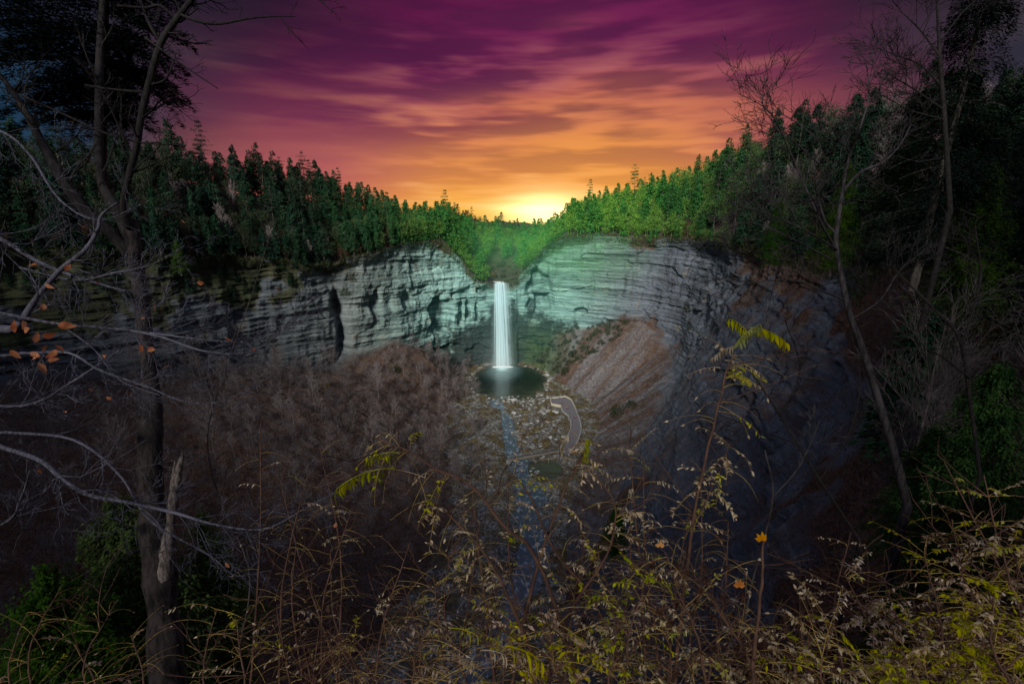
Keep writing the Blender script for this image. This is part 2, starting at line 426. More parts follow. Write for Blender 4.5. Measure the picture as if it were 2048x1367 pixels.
    def niche(cx, cy, rx, ry, depth, arch=True):
        ax = (PX - cx) / rx; ay = (PY - cy) / ry
        nn = vn(PX * .07, PY * .07, seed=int(cx)) * .22
        if arch: r = np.where(ay < 0, ax ** 2 + ay ** 2, np.maximum(ax ** 2, ay ** 2 * .8))
        else: r = np.maximum(np.abs(ax), np.abs(ay)) ** 2
        m = 1 - sstep(.72, 1.0, np.sqrt(r) + nn)
        return -depth * 1.5 * m * cliff * (np.nan_to_num(PD) > 200)
    PXs = np.nan_to_num(PX)
    for a in [(880, 625, 27, 38, 6.0), (921, 622, 7, 26, 3.5), (938, 618, 8, 22, 4.0), (955, 622, 6, 24, 3), (918, 590, 20, 9, 2.5), (968, 576, 16, 8, 4), (1080, 575, 28, 36, 5.0),
              (1084, 606, 17, 17, 6.0, False), (1162, 622, 16, 8, 3), (900, 700, 30, 16, 2.2), (955, 706, 26, 22, 2.2), (1052, 702, 30, 30, 2.0), (1005, 690, 22, 60, 2.5), (760, 610, 10, 40, 2.5), (820, 600, 13, 20, 2.2)]:
        dsp = dsp + np.nan_to_num(niche(*a))
    # the dark cleft in the left wall
    cl = np.exp(-((PX - (683 + 6 * np.sin(PY * .03))) / (9 + np.maximum(0, PY - 690) * .3)) ** 2) * sstep(570, 610, PY) * cliff * (PXs < 760)
    dsp = dsp - 9 * np.nan_to_num(cl)
    # calmer behind the fall, buttressed foot
    foot = (1 - sstep(0, .3, fr)) * 4.0 * (1 - near)
    hole = np.exp(-((PXs - 1004) / 22) ** 4) * cliff
    dsp = dsp * (1 - hole) + np.minimum(dsp * .5, -2.0) * hole
    dsp = dsp * inv
    V[..., 0] += nx * dsp; V[..., 1] += ny * dsp
    near_rough = near * cliff * inv
    V[..., 2] += near_rough * fbm(V[..., 0] * .12, V[..., 1] * .12, z * .1, seed=61) * 1.2
    # --- slopes above the rim
    up = (seg >= 2)
    hill = fbm(V[..., 0] * .03, V[..., 1] * .03, seed=71, o=4) * 5 * np.clip(sp - 3, 0, 1) * up
    hillf = fbm(V[..., 0] * .3, V[..., 1] * .3, seed=72, o=3) * .35 * up * np.clip((sp - 2) * 3, 0, 1)
    V[..., 2] += hill + hillf
    # rim crumbles unevenly
    rimn = fbm(u / 9., seed=81, o=4) * 3.6 * np.exp(-((sp - 2) / .12) ** 2)
    V[..., 2] += rimn
    nt, ns = sp.shape
    idx = np.arange(nt * ns).reshape(nt, ns)
    f = np.stack([idx[:-1, :-1], idx[:-1, 1:], idx[1:, 1:], idx[1:, :-1]], -1).reshape(-1, 4)
    return V, f, sp, tp, cum, fr, seg
V, LF, SPg, TPg, CUM, FRg, SEGg = land()
NTg, NSg = SPg.shape

# masks stored with the surface: x rock, y leaf litter and brush, z bare scree
def masks():
    PX, PY, PD = project(V)
    rock = ((SPg >= 1) & (SPg < 2.0)).astype(float)
    nz = fbm(V[..., 0] * .06, V[..., 1] * .06, V[..., 2] * .06, seed=91, o=4)
    # ragged lower and upper edges of the rock
    hang = (.40 * sstep(CUM[10], CUM[8], TPg) + .5 * sstep(CUM[7], CUM[5], TPg)) + .25 * sstep(CUM[24], CUM[26], TPg)
    rock = sstep(.94, 1.06, SPg + nz * (.06 + .30 * sstep(CUM[21], CUM[24], TPg))) * (1 - sstep(1.93, 2.03, SPg + nz * .30 + hang * (.6 + nz)))
    near = sstep(CUM[24], CUM[27], TPg)
    # near right: leaf litter clings to the upper part and in patches
    right = TPg > CUM[20]
    scree = ((SEGg == 0) & right) * np.clip(fbm(TPg * .16 + FRg * 3.0, FRg * .8, seed=95, o=3) * 2.2 + .35, 0, 1)
    scree = np.maximum(scree, near * rock * np.clip(nz * 3 + .5, 0, 1))
    moss = np.exp(-((V[..., 0] - 22) / 22) ** 2 - ((V[..., 2] - 12) / 26) ** 2) * (V[..., 1] > 330)
    rimg = ((SPg > 1.9) & (SPg < 4.6)) * np.exp(-((V[..., 0] - 35) / 75) ** 2) * (V[..., 1] > 300) * np.clip(.75 + nz, 0, 1)
    hangl = ((SPg > 1.2) & (SPg < 2.2)) * sstep(CUM[11], CUM[9], TPg) * (1 - rock)
    green = np.maximum(np.maximum(moss, rimg * .85), hangl * .75)
    col = np.stack([rock, green, scree, near], -1)
    return col
MSK = masks()
# ------------------------------------------------------------------ wooded ridge added behind the viewer, its crest shaped to cast shade
def hills():
    xs = np.arange(-620, 560, 10.0); ys = np.arange(-620, -110, 10.0)
    X, Y = np.meshgrid(xs, ys, indexing='ij')
    top = 258 + 83 * sstep(-190, -285, X) + 92 * sstep(-54, -6, X)
    z = 60 + (top - 60) * sstep(-110, -215, Y)
    z = z + fbm(X * .02, Y * .02, seed=201, o=4) * 10 + fbm(X * .12, Y * .12, seed=202, o=2) * 5
    i = np.arange(X.size).reshape(X.shape)
    f = np.stack([i[:-1, :-1], i[1:, :-1], i[1:, 1:], i[:-1, 1:]], -1).reshape(-1, 4)
    m = simple_mat('shade ridge woods', (.035, .045, .03), .95, .5, .15, (.05, .035, .025))
    tag(link('hills', mesh_np('hills', np.stack([X, Y, z], -1).reshape(-1, 3), f, m, True)), kind='structure')
hills()
def land_material():
    m, t, out = new_mat('gorge rock and leaf litter')
    geo = t.n('ShaderNodeNewGeometry'); pos = geo.outputs['Position']; nor = geo.outputs['Normal']
    at = t.n('ShaderNodeAttribute', attribute_name='zones', attribute_type='GEOMETRY')
    sp = t.n('ShaderNodeSeparateColor', {0: at.outputs['Color']}); rock, green, scree = sp.outputs
    near = at.outputs['Alpha']
    p = t.n('ShaderNodeSeparateXYZ', {0: pos}); X, Y, Z = p.outputs
    dfall = t.vmath('DISTANCE', pos, FALL)
    # rock beds
    warp = t.math('MULTIPLY', t.noise(pos, .035, 2), 6.0)
    bz = t.math('ADD', Z, warp)
    bv = t.n('ShaderNodeCombineXYZ', {0: t.math('MULTIPLY', X, .035), 1: t.math('MULTIPLY', Y, .035), 2: t.math('MULTIPLY', bz, 1.0)}).outputs[0]
    beds = t.noise(bv, .55, 6, .7)
    fineb = t.noise(t.scalev(bv, (3, 3, 3.4)), 1.0, 5, .75)
    stains = t.noise(t.scalev(pos, (.30, .30, .03)), 1.0, 5, .6)
    patch = t.noise(pos, .09, 5, .6)
    grain = t.noise(pos, 1.3, 6, .7)
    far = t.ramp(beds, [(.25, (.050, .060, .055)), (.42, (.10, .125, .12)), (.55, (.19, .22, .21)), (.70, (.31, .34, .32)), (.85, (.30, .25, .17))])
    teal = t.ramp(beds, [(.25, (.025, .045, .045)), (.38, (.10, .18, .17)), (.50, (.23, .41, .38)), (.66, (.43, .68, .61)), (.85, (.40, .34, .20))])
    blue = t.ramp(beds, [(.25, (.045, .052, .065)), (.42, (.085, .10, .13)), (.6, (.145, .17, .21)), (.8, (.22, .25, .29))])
    kt = t.mapr(dfall, 40, 135, 1, 0)  # teal, paler towards the fall: central glow painted into the rock colour
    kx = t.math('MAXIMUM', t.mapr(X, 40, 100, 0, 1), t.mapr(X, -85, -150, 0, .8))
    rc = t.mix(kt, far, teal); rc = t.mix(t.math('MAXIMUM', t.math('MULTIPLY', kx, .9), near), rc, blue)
    rc = t.mix(t.mapr(stains, .56, .70, 0, .6), rc, (.035, .040, .038))
    rc = t.mix(t.mapr(fineb, .42, .30, 0, .8), rc, (.03, .034, .034))
    rc = t.mix(t.mapr(patch, .58, .72, 0, .45), rc, (.32, .26, .17))
    # green glow painted into the upper beds right of the fall
    rim_glow = t.math('MULTIPLY', t.mapr(t.vmath('DISTANCE', pos, (45.0, 360.0, 112.0)), 20, 80, 1, 0), t.mapr(t.math('ADD', grain, t.math('MULTIPLY', t.math('SUBTRACT', patch, .5), .8)), .3, .65, .15, .85))
    rc = t.mix(rim_glow, rc, t.mix(t.mapr(beds, .35, .65), (.03, .10, .05), (.16, .36, .20)))
    # damp dark foot round the pool
    we = t.vmath('LENGTH', t.scalev(t.vmath('SUBTRACT', pos, (-4.0, 361.0, 0.0)), (1 / 62., 1 / 60., 1 / 46.)))
    wet = t.mapr(t.math('ADD', we, t.math('MULTIPLY', t.math('SUBTRACT', patch, .5), 1.6)), 1.18, .85, 0, 1)
    rc = t.mix(t.math('MULTIPLY', wet, .95), rc, (.018, .024, .024))
    # ledges gather brown debris
    nz = t.n('ShaderNodeSeparateXYZ', {0: nor}).outputs[2]
    ledge = t.math('MULTIPLY', t.mapr(nz, .55, .8), t.mapr(grain, .4, .6))
    rc = t.mix(t.math('MULTIPLY', ledge, t.mapr(near, 0, 1, .35, .8)), rc, (.070, .045, .032))
    # litter and brush
    lf = t.n('ShaderNodeTexVoronoi', {'Vector': pos, 'Scale': 3.2, 'Randomness': 1.0}, feature='F1').outputs['Color']
    lr = t.n('ShaderNodeSeparateColor', {0: lf}).outputs[0]
    lit = t.ramp(lr, [(0, (.030, .018, .012)), (.35, (.075, .036, .020)), (.7, (.13, .062, .030)), (1.0, (.20, .12, .075))])
    soil = t.ramp(t.noise(pos, .25, 5, .65), [(.3, (.035, .028, .026)), (.5, (.095, .073, .066)), (.7, (.17, .135, .115))])
    lit = t.mix(t.mapr(t.noise(pos, .8, 4), .40, .58), lit, soil)
    lit = t.mix(t.mapr(patch, .52, .68, 0, .7), lit, (.12, .10, .10))
    # scree runs
    lit = t.mix(t.mapr(Y, 190, 100, 0, .7), lit, t.mix(t.mapr(lr, .2, .9), (.045, .022, .014), (.15, .062, .030)))
    sc = t.mix(t.mapr(grain, .35, .65), (.085, .082, .088), (.23, .225, .235))
    kscr = t.math('MULTIPLY', scree, t.mapr(t.noise(pos, .5, 4), .35, .6, .3, 1))
    lit = t.mix(kscr, lit, sc)
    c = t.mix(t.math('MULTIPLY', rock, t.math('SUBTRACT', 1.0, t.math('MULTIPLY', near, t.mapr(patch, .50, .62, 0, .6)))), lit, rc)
    c = t.mix(t.math('MULTIPLY', green, t.mapr(grain, .3, .6, .5, 1)), c, t.mix(t.mapr(patch, .4, .6), (.022, .05, .020), (.06, .10, .035)))
    hb = t.math('ADD', t.math('MULTIPLY', fineb, 1.0), t.math('MULTIPLY', grain, .6))
    b = t.bump(hb, .9, .9)
    rough = t.mapr(wet, 0, 1, .85, .45)
    principled(t, out, c, rough, b, spec=.25)
    return m
M = {}
M['land'] = land_material()
me = mesh_np('gorge', V.reshape(-1, 3), LF, M['land'], smooth=True)
ca = me.color_attributes.new('zones', 'FLOAT_COLOR', 'POINT')
ca.data.foreach_set('color', MSK.reshape(-1, 4).astype(np.float32).ravel())
tag(link('gorge_cliffs', me), kind='structure')

# ------------------------------------------------------------------ valley floor and water
POOL = (-2.0, 324.0, 29.0, 40.0)
SP = [G(*a) for a in [(985, 800), (1003, 815), (1012, 835), (1018, 860), (1024, 890), (1040, 920), (1062, 950), (1056, 985), (1060, 1030), (1078, 1080)]] + [(4, 128, 0), (-2, 108, 0), (-22, 82, 0), (-48, 56, 0), (-75, 30, 0), (-110, -10, 0), (-170, -120, 0), (-260, -300, 0)]
SW = [4, 2.2, 2.0, 3.0, 3.4, 6.0, 7.0, 6.5, 6.5, 6.0] + [4] * 8
def stream_d(x, y):
    best = np.full(np.shape(x), 1e9)
    for i in range(len(SP) - 1):
        a, b = np.array(SP[i][:2]), np.array(SP[i + 1][:2]); ab = b - a
        h = np.clip(((x - a[0]) * ab[0] + (y - a[1]) * ab[1]) / (ab @ ab), 0, 1)
        d = np.hypot(x - a[0] - ab[0] * h, y - a[1] - ab[1] * h) - (SW[i] * (1 - h) + SW[i + 1] * h)
        best = np.minimum(best, d)
    return best
PL2 = G(1096, 938)                                   # dark side pool below the footbridge
def floor_z(x, y):
    x = np.asarray(x, float); y = np.asarray(y, float)
    n = fbm(x * .12, y * .12, seed=101, o=4)
    d = stream_d(x, y) + n * 3.0
    pr = np.hypot((x - POOL[0]) / POOL[2], (y - POOL[1]) / POOL[3]) + n * .14 + fbm(x * .3, y * .3, seed=109, o=3) * .12
    d2 = (pr - 1) * 30
    d3 = (np.hypot((x - PL2[0]) / 6.5, (y - PL2[1]) / 9.0) + n * .1 - 1) * 9
    d = np.minimum(np.minimum(d, d2), d3)
    z = np.clip(d * .22, -1.6, .9) + fbm(x * .5, y * .5, seed=103, o=3) * .22 + np.clip(n, 0, 1) * .7
    return z
gx = np.arange(-110, 80, .6); gy = np.arange(60, 372, .6)
GX, GY = np.meshgrid(gx, gy, indexing='ij'); GZ = floor_z(GX, GY)
ii = np.arange(GX.size).reshape(GX.shape)
ff = np.stack([ii[:-1, :-1], ii[1:, :-1], ii[1:, 1:], ii[:-1, 1:]], -1).reshape(-1, 4)
def floor_material():
    m, t, out = new_mat('stream bed gravel')
    pos = t.n('ShaderNodeNewGeometry').outputs['Position']
    v = t.n('ShaderNodeTexVoronoi', {'Vector': pos, 'Scale': .9, 'Randomness': 1.0}, feature='F1'); vc = t.n('ShaderNodeSeparateColor', {0: v.outputs['Color']}).outputs[0]
    v2 = t.n('ShaderNodeTexVoronoi', {'Vector': pos, 'Scale': 2.6, 'Randomness': 1.0}, feature='F1'); vc2 = t.n('ShaderNodeSeparateColor', {0: v2.outputs['Color']}).outputs[1]
    st = t.ramp(t.math('ADD', t.math('MULTIPLY', vc, .5), t.math('MULTIPLY', vc2, .5)), [(.2, (.04, .04, .038)), (.5, (.12, .115, .10)), (.72, (.24, .22, .19)), (.85, (.42, .42, .40))])
    n = t.noise(pos, .14, 5, .6); n2 = t.noise(pos, .6, 4)
    br = t.ramp(n2, [(.35, (.035, .028, .018)), (.5, (.10, .07, .035)), (.62, (.13, .11, .035)), (.75, (.17, .09, .05))])
    c = t.mix(t.mapr(n, .44, .56), st, br)
    z = t.n('ShaderNodeSeparateXYZ', {0: pos}).outputs[2]
    c = t.mix(t.mapr(z, .25, -.1, 0, .65), c, (.02, .022, .022))
    principled(t, out, c, .8, t.bump(vc2, .5, .2), spec=.3)
    return m
M['floor'] = floor_material()
tag(link('valley_floor', mesh_np('valley_floor', np.stack([GX, GY, GZ], -1).reshape(-1, 3), ff, M['floor'], True)), kind='structure')
def water_material(name, deep, foam=False):
    m, t, out = new_mat(name)
    pos = t.n('ShaderNodeNewGeometry').outputs['Position']
    w = t.noise(t.scalev(pos, (.7, 1.3, 1)), 1.0, 4, .6)
    w2 = t.noise(t.scalev(pos, (.12, .5, 1)), 1.0, 4, .6)
    c = deep
    if foam:
        d = t.vmath('DISTANCE', t.scalev(pos, (.62, .30, 0)), (FALL[0] * .62, 355 * .30, 0))
        k = t.math('ADD', t.mapr(d, 0, 4.2, .95, 0), t.mapr(d, 0, 13.0, .42, 0))
        k = t.math('MULTIPLY', k, t.mapr(w2, .3, .7, .6, 1.1))
        c = t.mix(k, deep, (.55, .85, .86))  # foam, plus a teal glow of light painted into the water colour
        sh = t.mapr(t.n('ShaderNodeSeparateXYZ', {0: pos}).outputs[1], 325, 290, 0, .8)
        ed = t.vmath('LENGTH', t.scalev(t.vmath('SUBTRACT', pos, (POOL[0], POOL[1], 0.0)), (1 / POOL[2], 1 / POOL[3], 0)))
        c = t.mix(t.math('MULTIPLY', t.mapr(t.math('ADD', ed, t.math('MULTIPLY', t.math('SUBTRACT', w2, .5), .5)), .72, 1.0), .75), c, (.055, .060, .042))
        c = t.mix(t.math('MULTIPLY', sh, t.mapr(w2, .42, .65, .15, .8)), c, (.10, .10, .055))
    else:
        rif = t.mapr(t.noise(t.scalev(pos, (.5, .35, 1)), 1.0, 5, .7), .50, .68, 0, .85)
        c = t.mix(rif, deep, (.42, .52, .62))
    principled(t, out, c, .16 if foam else .3, t.bump(w, .22 if foam else .5, .3), spec=.5)
    return m
M['pool'] = water_material('plunge pool water', (.006, .016, .014), True)
M['stream'] = water_material('stream water', (.06, .085, .11))
def disc(name, cx, cy, rx, ry, z, mat, n=72):
    a = np.arange(n) * 2 * math.pi / n
    v = np.concatenate([[[cx, cy, z]], np.stack([cx + rx * np.cos(a), cy + ry * np.sin(a), np.full(n, z)], 1)])
    f = [(0, i + 1, (i + 1) % n + 1) for i in range(n)]
    return link(name, mesh_np(name, v, f, mat))
tag(disc('pool_water', POOL[0], POOL[1], 36, 46, .02, M['pool']), kind='structure')
tag(disc('side_pool_water', PL2[0] + 1, PL2[1], 11, 14, .045, M['pool']), kind='structure')
mb = MB(); s0 = np.array(SP)[:, :2]; tg = np.gradient(s0, axis=0); tg /= np.linalg.norm(tg, axis=1)[:, None]
nn_ = np.stack([-tg[:, 1], tg[:, 0]], 1); wv = (np.array(SW) + 5)[:, None]
L_ = np.c_[s0 + nn_ * wv, np.full(len(s0), .03)]; R_ = np.c_[s0 - nn_ * wv, np.full(len(s0), .03)]
n_ = len(s0); mb.raw(np.concatenate([L_, R_]), [(i, i + 1, n_ + i + 1, n_ + i) for i in range(n_ - 1)])
tag(mb.build('stream_water', M['stream']), kind='structure')

# ------------------------------------------------------------------ the falling water
def fall_material(name, dens, col=(.74, .95, 1.0)):
    m, t, out = new_mat(name)
    uvn = t.n('ShaderNodeUVMap').outputs[0]
    s = t.n('ShaderNodeSeparateXYZ', {0: uvn}); uu, vv = s.outputs[0], s.outputs[1]
    cv = t.n('ShaderNodeCombineXYZ', {0: t.math('MULTIPLY', uu, 9.0), 1: t.math('MULTIPLY', vv, .35), 2: dens}).outputs[0]
    n1 = t.noise(cv, 1.0, 4, .6)
    cv2 = t.n('ShaderNodeCombineXYZ', {0: t.math('MULTIPLY', uu, 34.0), 1: t.math('MULTIPLY', vv, .5), 2: dens}).outputs[0]
    n2 = t.noise(cv2, 1.0, 3, .6)
    edge = t.math('MULTIPLY', t.mapr(uu, 0, .3), t.mapr(uu, 1, .75))
    f = t.math('ADD', t.math('MULTIPLY', n1, .7), t.math('MULTIPLY', n2, .3))
    f = t.math('ADD', f, t.math('MULTIPLY', t.math('SUBTRACT', edge, 1.0), t.mapr(vv, 0, 1, .06, .20)))
    f = t.math('MULTIPLY', t.mapr(f, .38 + (1 - dens) * .12, .56, .20, 1), t.math('POWER', edge, .6))
    f = t.math('MULTIPLY', f, t.mapr(vv, 0, .5, 1.0, .80))
    d = t.n('ShaderNodeBsdfDiffuse', {'Color': col + (1,)}); tr = t.n('ShaderNodeBsdfTranslucent', {'Color': col + (1,)})
    mx = t.n('ShaderNodeMixShader', {0: .3, 1: d.outputs[0], 2: tr.outputs[0]})
    tp = t.n('ShaderNodeBsdfTransparent')
    o = t.n('ShaderNodeMixShader', {0: t.math('MINIMUM', f, 1.0), 1: tp.outputs[0], 2: mx.outputs[0]})
    t.L.new(o.outputs[0], out.inputs[0]); return m
LIP = P(1003, 566, 359.5); 
wf = empty('waterfall', (LIP[0], 357.0, 0), 'tall narrow white waterfall dropping from the notch in the cliff into the dark pool', 'waterfall')
def curtain(name, pts_top, pts_bot, seed, mat, ydep):
    n, mrows = 40, 60
    x0, x1 = pts_top; b0, b1 = pts_bot
    a = np.linspace(0, 1, n)[:, None]; h = np.linspace(0, 1, mrows)[None, :]
    ztop = LIP[2] - .2
    x = (x0 + (x1 - x0) * a) * (1 - h ** .7) + (b0 + (b1 - b0) * a) * h ** .7
    y = ydep - 1.6 * np.sqrt(h) + .5 * np.sin(a * 14 + seed) * (1 - h * .3) + 0 * h
    zc = ztop * (1 - h) + .15 * h + 0 * a
    v = np.stack([x + 0 * h, y, zc], -1) - np.array(wf.location)
    idx = np.arange(n * mrows).reshape(n, mrows)
    f = np.stack([idx[:-1, :-1], idx[1:, :-1], idx[1:, 1:], idx[:-1, 1:]], -1).reshape(-1, 4)
    me = mesh_np(name, v.reshape(-1, 3), f, mat, True)
    ul = me.uv_layers.new(name='UVMap'); U = np.stack([a + 0 * h, 0 * a + h], -1).reshape(-1, 2)
    ul.data.foreach_set('uv', U[f.ravel()].astype(np.float32).ravel())
    return link(name, me, wf)
def X_(px, y=360, py=600): return P(px, py, y)[0]
curtain('main_curtain', (X_(990), X_(1014)), (X_(991, py=730), X_(1025, py=730)), 1.0, fall_material('falling water dense', .95), 360.0)
curtain('front_curtain', (X_(987), X_(1012)), (X_(986, py=730), X_(1024, py=730)), 2.3, fall_material('falling water streaks', .55), 359.0)
curtain('spray_veil', (X_(985), X_(1018)), (X_(980, py=730), X_(1030, py=730)), 4.1, fall_material('falling water veil', .15), 360.8)
# foam ring and water running over the lip
mbf = MB()
for i in range(220):
    a = random.uniform(0, 6.28); r = random.uniform(.1, 1) 
    cx = math.cos(a) * r * 9.0 + .6; cy = math.sin(a) * r * 2.6 - 1.4
    k = 6; an = np.arange(k) * 6.283 / k; rr = random.uniform(.4, 1.1) * (1.25 - r * .6); hh = random.uniform(.3, 1.2) * (1.15 - r)
    ring = np.stack([cx + rr * 1.3 * np.cos(an), cy + rr * .7 * np.sin(an), np.full(k, .03)], 1); v = np.concatenate([ring, [[cx, cy, .1 + hh]]])
    mbf.raw(v, [(j, (j + 1) % k, k) for j in range(k)])
M['foam'] = simple_mat('white foam', (.82, .92, .94), .7, .1)
mbf.build('foam', M['foam'], wf, True)
def lipw():
    pts = [P(1003, 566, 361), P(1001, 560, 366), P(1006, 553, 375), P(998, 546, 388)]
    mb = MB()
    for p in pts[:3]:
        for k in range(5):
            mb.box((p[0] + random.uniform(-3, 3) - wf.location[0], p[1] + random.uniform(-1, 3) - wf.location[1], LIP[2] + random.uniform(-.25, .15)), (random.uniform(3, 6), random.uniform(1, 2), .3), random.uniform(-.2, .2))
    mb.build('upper_cascade', M['foam'], wf)
lipw()
# drifting spray at the foot, a real thin volume
def mist(loc, sc, dens, name, label):
    m, t, out = new_mat('spray mist')
    tc = t.n('ShaderNodeTexCoord').outputs['Object']
    r = t.vmath('LENGTH', tc)
    k = t.math('MULTIPLY', t.mapr(r, 1, .1, 0, 1), dens)
    vol = t.n('ShaderNodeVolumeScatter', {'Color': (.8, .95, 1, 1), 'Density': k})
    t.L.new(vol.outputs[0], out.inputs['Volume'])
    bpy.ops.mesh.primitive_uv_sphere_add(segments=24, ring_count=12, radius=1.0, location=loc)
    o = bpy.context.object; o.name = name; o.scale = sc; o.data.materials.append(m)
    return tag(o, label, 'mist', kind='stuff')
mist((LIP[0] - 2, 356, 9), (24, 9, 26), .012, 'spray_veil', 'faint bluish spray hanging round the whole height of the waterfall')
mist((LIP[0] + .5, 352, 3), (15, 11, 10), .030, 'spray_mist', 'thin white spray drifting over the pool at the foot of the waterfall')

# tinted volumes added for a green glow over the rim woods and a teal one in the bowl, densest at their hearts
def haze(name, loc, sc, dens, col, label):
    m, t, out = new_mat(name)
    r = t.vmath('LENGTH', t.n('ShaderNodeTexCoord').outputs['Object'])
    k = t.math('MULTIPLY', t.math('POWER', t.math('MAXIMUM', t.math('SUBTRACT', 1.0, r), 0.0), 1.3), dens)
    vol = t.n('ShaderNodeVolumeScatter', {'Color': col + (1,), 'Density': k}); ab = t.n('ShaderNodeVolumeAbsorption', {'Color': col + (1,), 'Density': t.math('MULTIPLY', k, 1.5)})
    t.L.new(t.n('ShaderNodeAddShader', {0: vol.outputs[0], 1: ab.outputs[0]}).outputs[0], out.inputs['Volume'])
    bpy.ops.mesh.primitive_uv_sphere_add(segments=24, ring_count=12, radius=1.0, location=loc)
    o = bpy.context.object; o.name = name; o.scale = sc; o.data.materials.append(m)
    return tag(o, label, 'haze', kind='stuff')
haze('haze', (38, 372, 96), (150, 80, 29), .0048, (.28, 1.0, .42), 'green glowing haze over the woods round the notch')
haze('haze', (12, 338, 52), (95, 52, 60), .0024, (.34, .95, .92), 'teal haze hanging in the bowl before the waterfall')
SC.cycles.volume_bounces = 1; SC.cycles.volume_step_rate = 2.0; SC.cycles.volume_max_steps = 48
# ================================================================== vegetation kit
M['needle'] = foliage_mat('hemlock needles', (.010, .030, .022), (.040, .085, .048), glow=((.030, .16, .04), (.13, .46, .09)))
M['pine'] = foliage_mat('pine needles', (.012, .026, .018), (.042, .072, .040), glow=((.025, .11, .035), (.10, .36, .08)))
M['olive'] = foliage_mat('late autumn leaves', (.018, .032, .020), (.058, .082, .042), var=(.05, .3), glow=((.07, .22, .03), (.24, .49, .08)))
M['rust'] = foliage_mat('rust coloured leaves', (.055, .030, .018), (.15, .075, .035), var=(.03, .3))
M['yellow'] = foliage_mat('yellow leaves', (.20, .13, .02), (.45, .30, .04), var=(.02, .1))
M['shrubg'] = foliage_mat('shrub leaves', (.018, .030, .014), (.055, .075, .030), var=(.04, .3))
M['bark'] = bark_mat('grey bark', (.035, .030, .028), (.11, .098, .09), 1.5)
M['barkd'] = bark_mat('dark bark', (.014, .011, .010), (.05, .042, .038), 7.0)
M['twig'] = simple_mat('bare grey brown twigs', (.27, .235, .235), .9, .4, 1.5, (.13, .105, .10))

def rnd(n, a=0.0, b=1.0): return RNG.uniform(a, b, n)
def unit(v): return v / (np.linalg.norm(v, axis=-1, keepdims=True) + 1e-9)

def conifer_crown(h, base, rad, nb, nl, leafL, leafW, droop=.35, power=.62, whorls=0, lift=0.0):
    mb = MB()
    q = rnd(nb) ** .85
    if whorls: q = (np.floor(q * whorls) + rnd(nb, .3, .7)) / whorls
    zb = h * (base + (1 - base) * q)
    az = rnd(nb, 0, 6.283)
    L = rad * (1 - q) ** power * rnd(nb, .55, 1.12) + .014 * h
    if whorls: L *= (.55 + .9 * vn(np.floor(q * whorls) * 1.7, seed=int(h * 10)) ** 2 + .25 * rnd(nb))
    low = q < .12; L[low] *= rnd(low.sum(), .3, .9)
    i = np.repeat(np.arange(nb), nl)
    s = rnd(nb * nl, .12, 1.0); side = rnd(nb * nl, -1, 1) * (1.05 - s) * .42 * L[i]
    o = np.stack([np.cos(az[i]), np.sin(az[i]), 0 * s], 1); p = np.stack([-o[:, 1], o[:, 0], 0 * s], 1)
    pos = o * (L[i] * s)[:, None] + p * side[:, None]
    pos[:, 2] = zb[i] - droop * L[i] * s ** 1.7 + lift * L[i] * s + RNG.normal(0, .05 * rad, nb * nl)
    d = o * .9 + p * (np.sign(side) * rnd(nb * nl, .2, 1.0))[:, None]; d[:, 2] += rnd(nb * nl, -.55, .15)
    nrm = np.stack([RNG.normal(0, .45, nb * nl), RNG.normal(0, .45, nb * nl), np.ones(nb * nl)], 1)
    mb.leaves(pos, d, nrm, leafL * (1.12 - .6 * q[i]) * rnd(nb * nl, .6, 1.3), leafW * rnd(nb * nl, .6, 1.3), bend=.25)
    return mb
def trunk_mb(h, r, lean=0.02, k=6, boughs=0, base=.2, rad=3.0):
    mb = MB(); n = 8; a = np.linspace(0, 1, n)
    x = np.cumsum(RNG.normal(0, lean * h / n, n)); y = np.cumsum(RNG.normal(0, lean * h / n, n))
    pts = np.stack([x - x[0], y - y[0], a * h * .98 - 1.2 * (a == 0)], 1)
    mb.tube(pts, r * (1 - a) ** .8 + .015, k)
    for i in range(boughs):
        q = random.uniform(base * .5, .95); z = h * q; az = random.uniform(0, 6.28); L = rad * (1 - q) * random.uniform(.5, 1) + .3
        c = np.array([np.interp(z, pts[:, 2], pts[:, 0]), np.interp(z, pts[:, 2], pts[:, 1]), z])
        s = np.linspace(0, 1, 4)[:, None]
        mb.tube(c + s * np.array([math.cos(az) * L, math.sin(az) * L, 0]) - np.array([0, 0, 1]) * (s ** 2) * L * .3, [r * .18, r * .12, r * .07, .012], 3)
    return mb
def make_tree(name, h, cr, cmat, tr, tmat=None):
    e = empty(name); e.location = (0, 0, -500)
    tr.build('trunk', tmat or M['bark'], e, True)
    if cr is not None: cr.build('crown', cmat, e)
    e['h'] = h
    return e
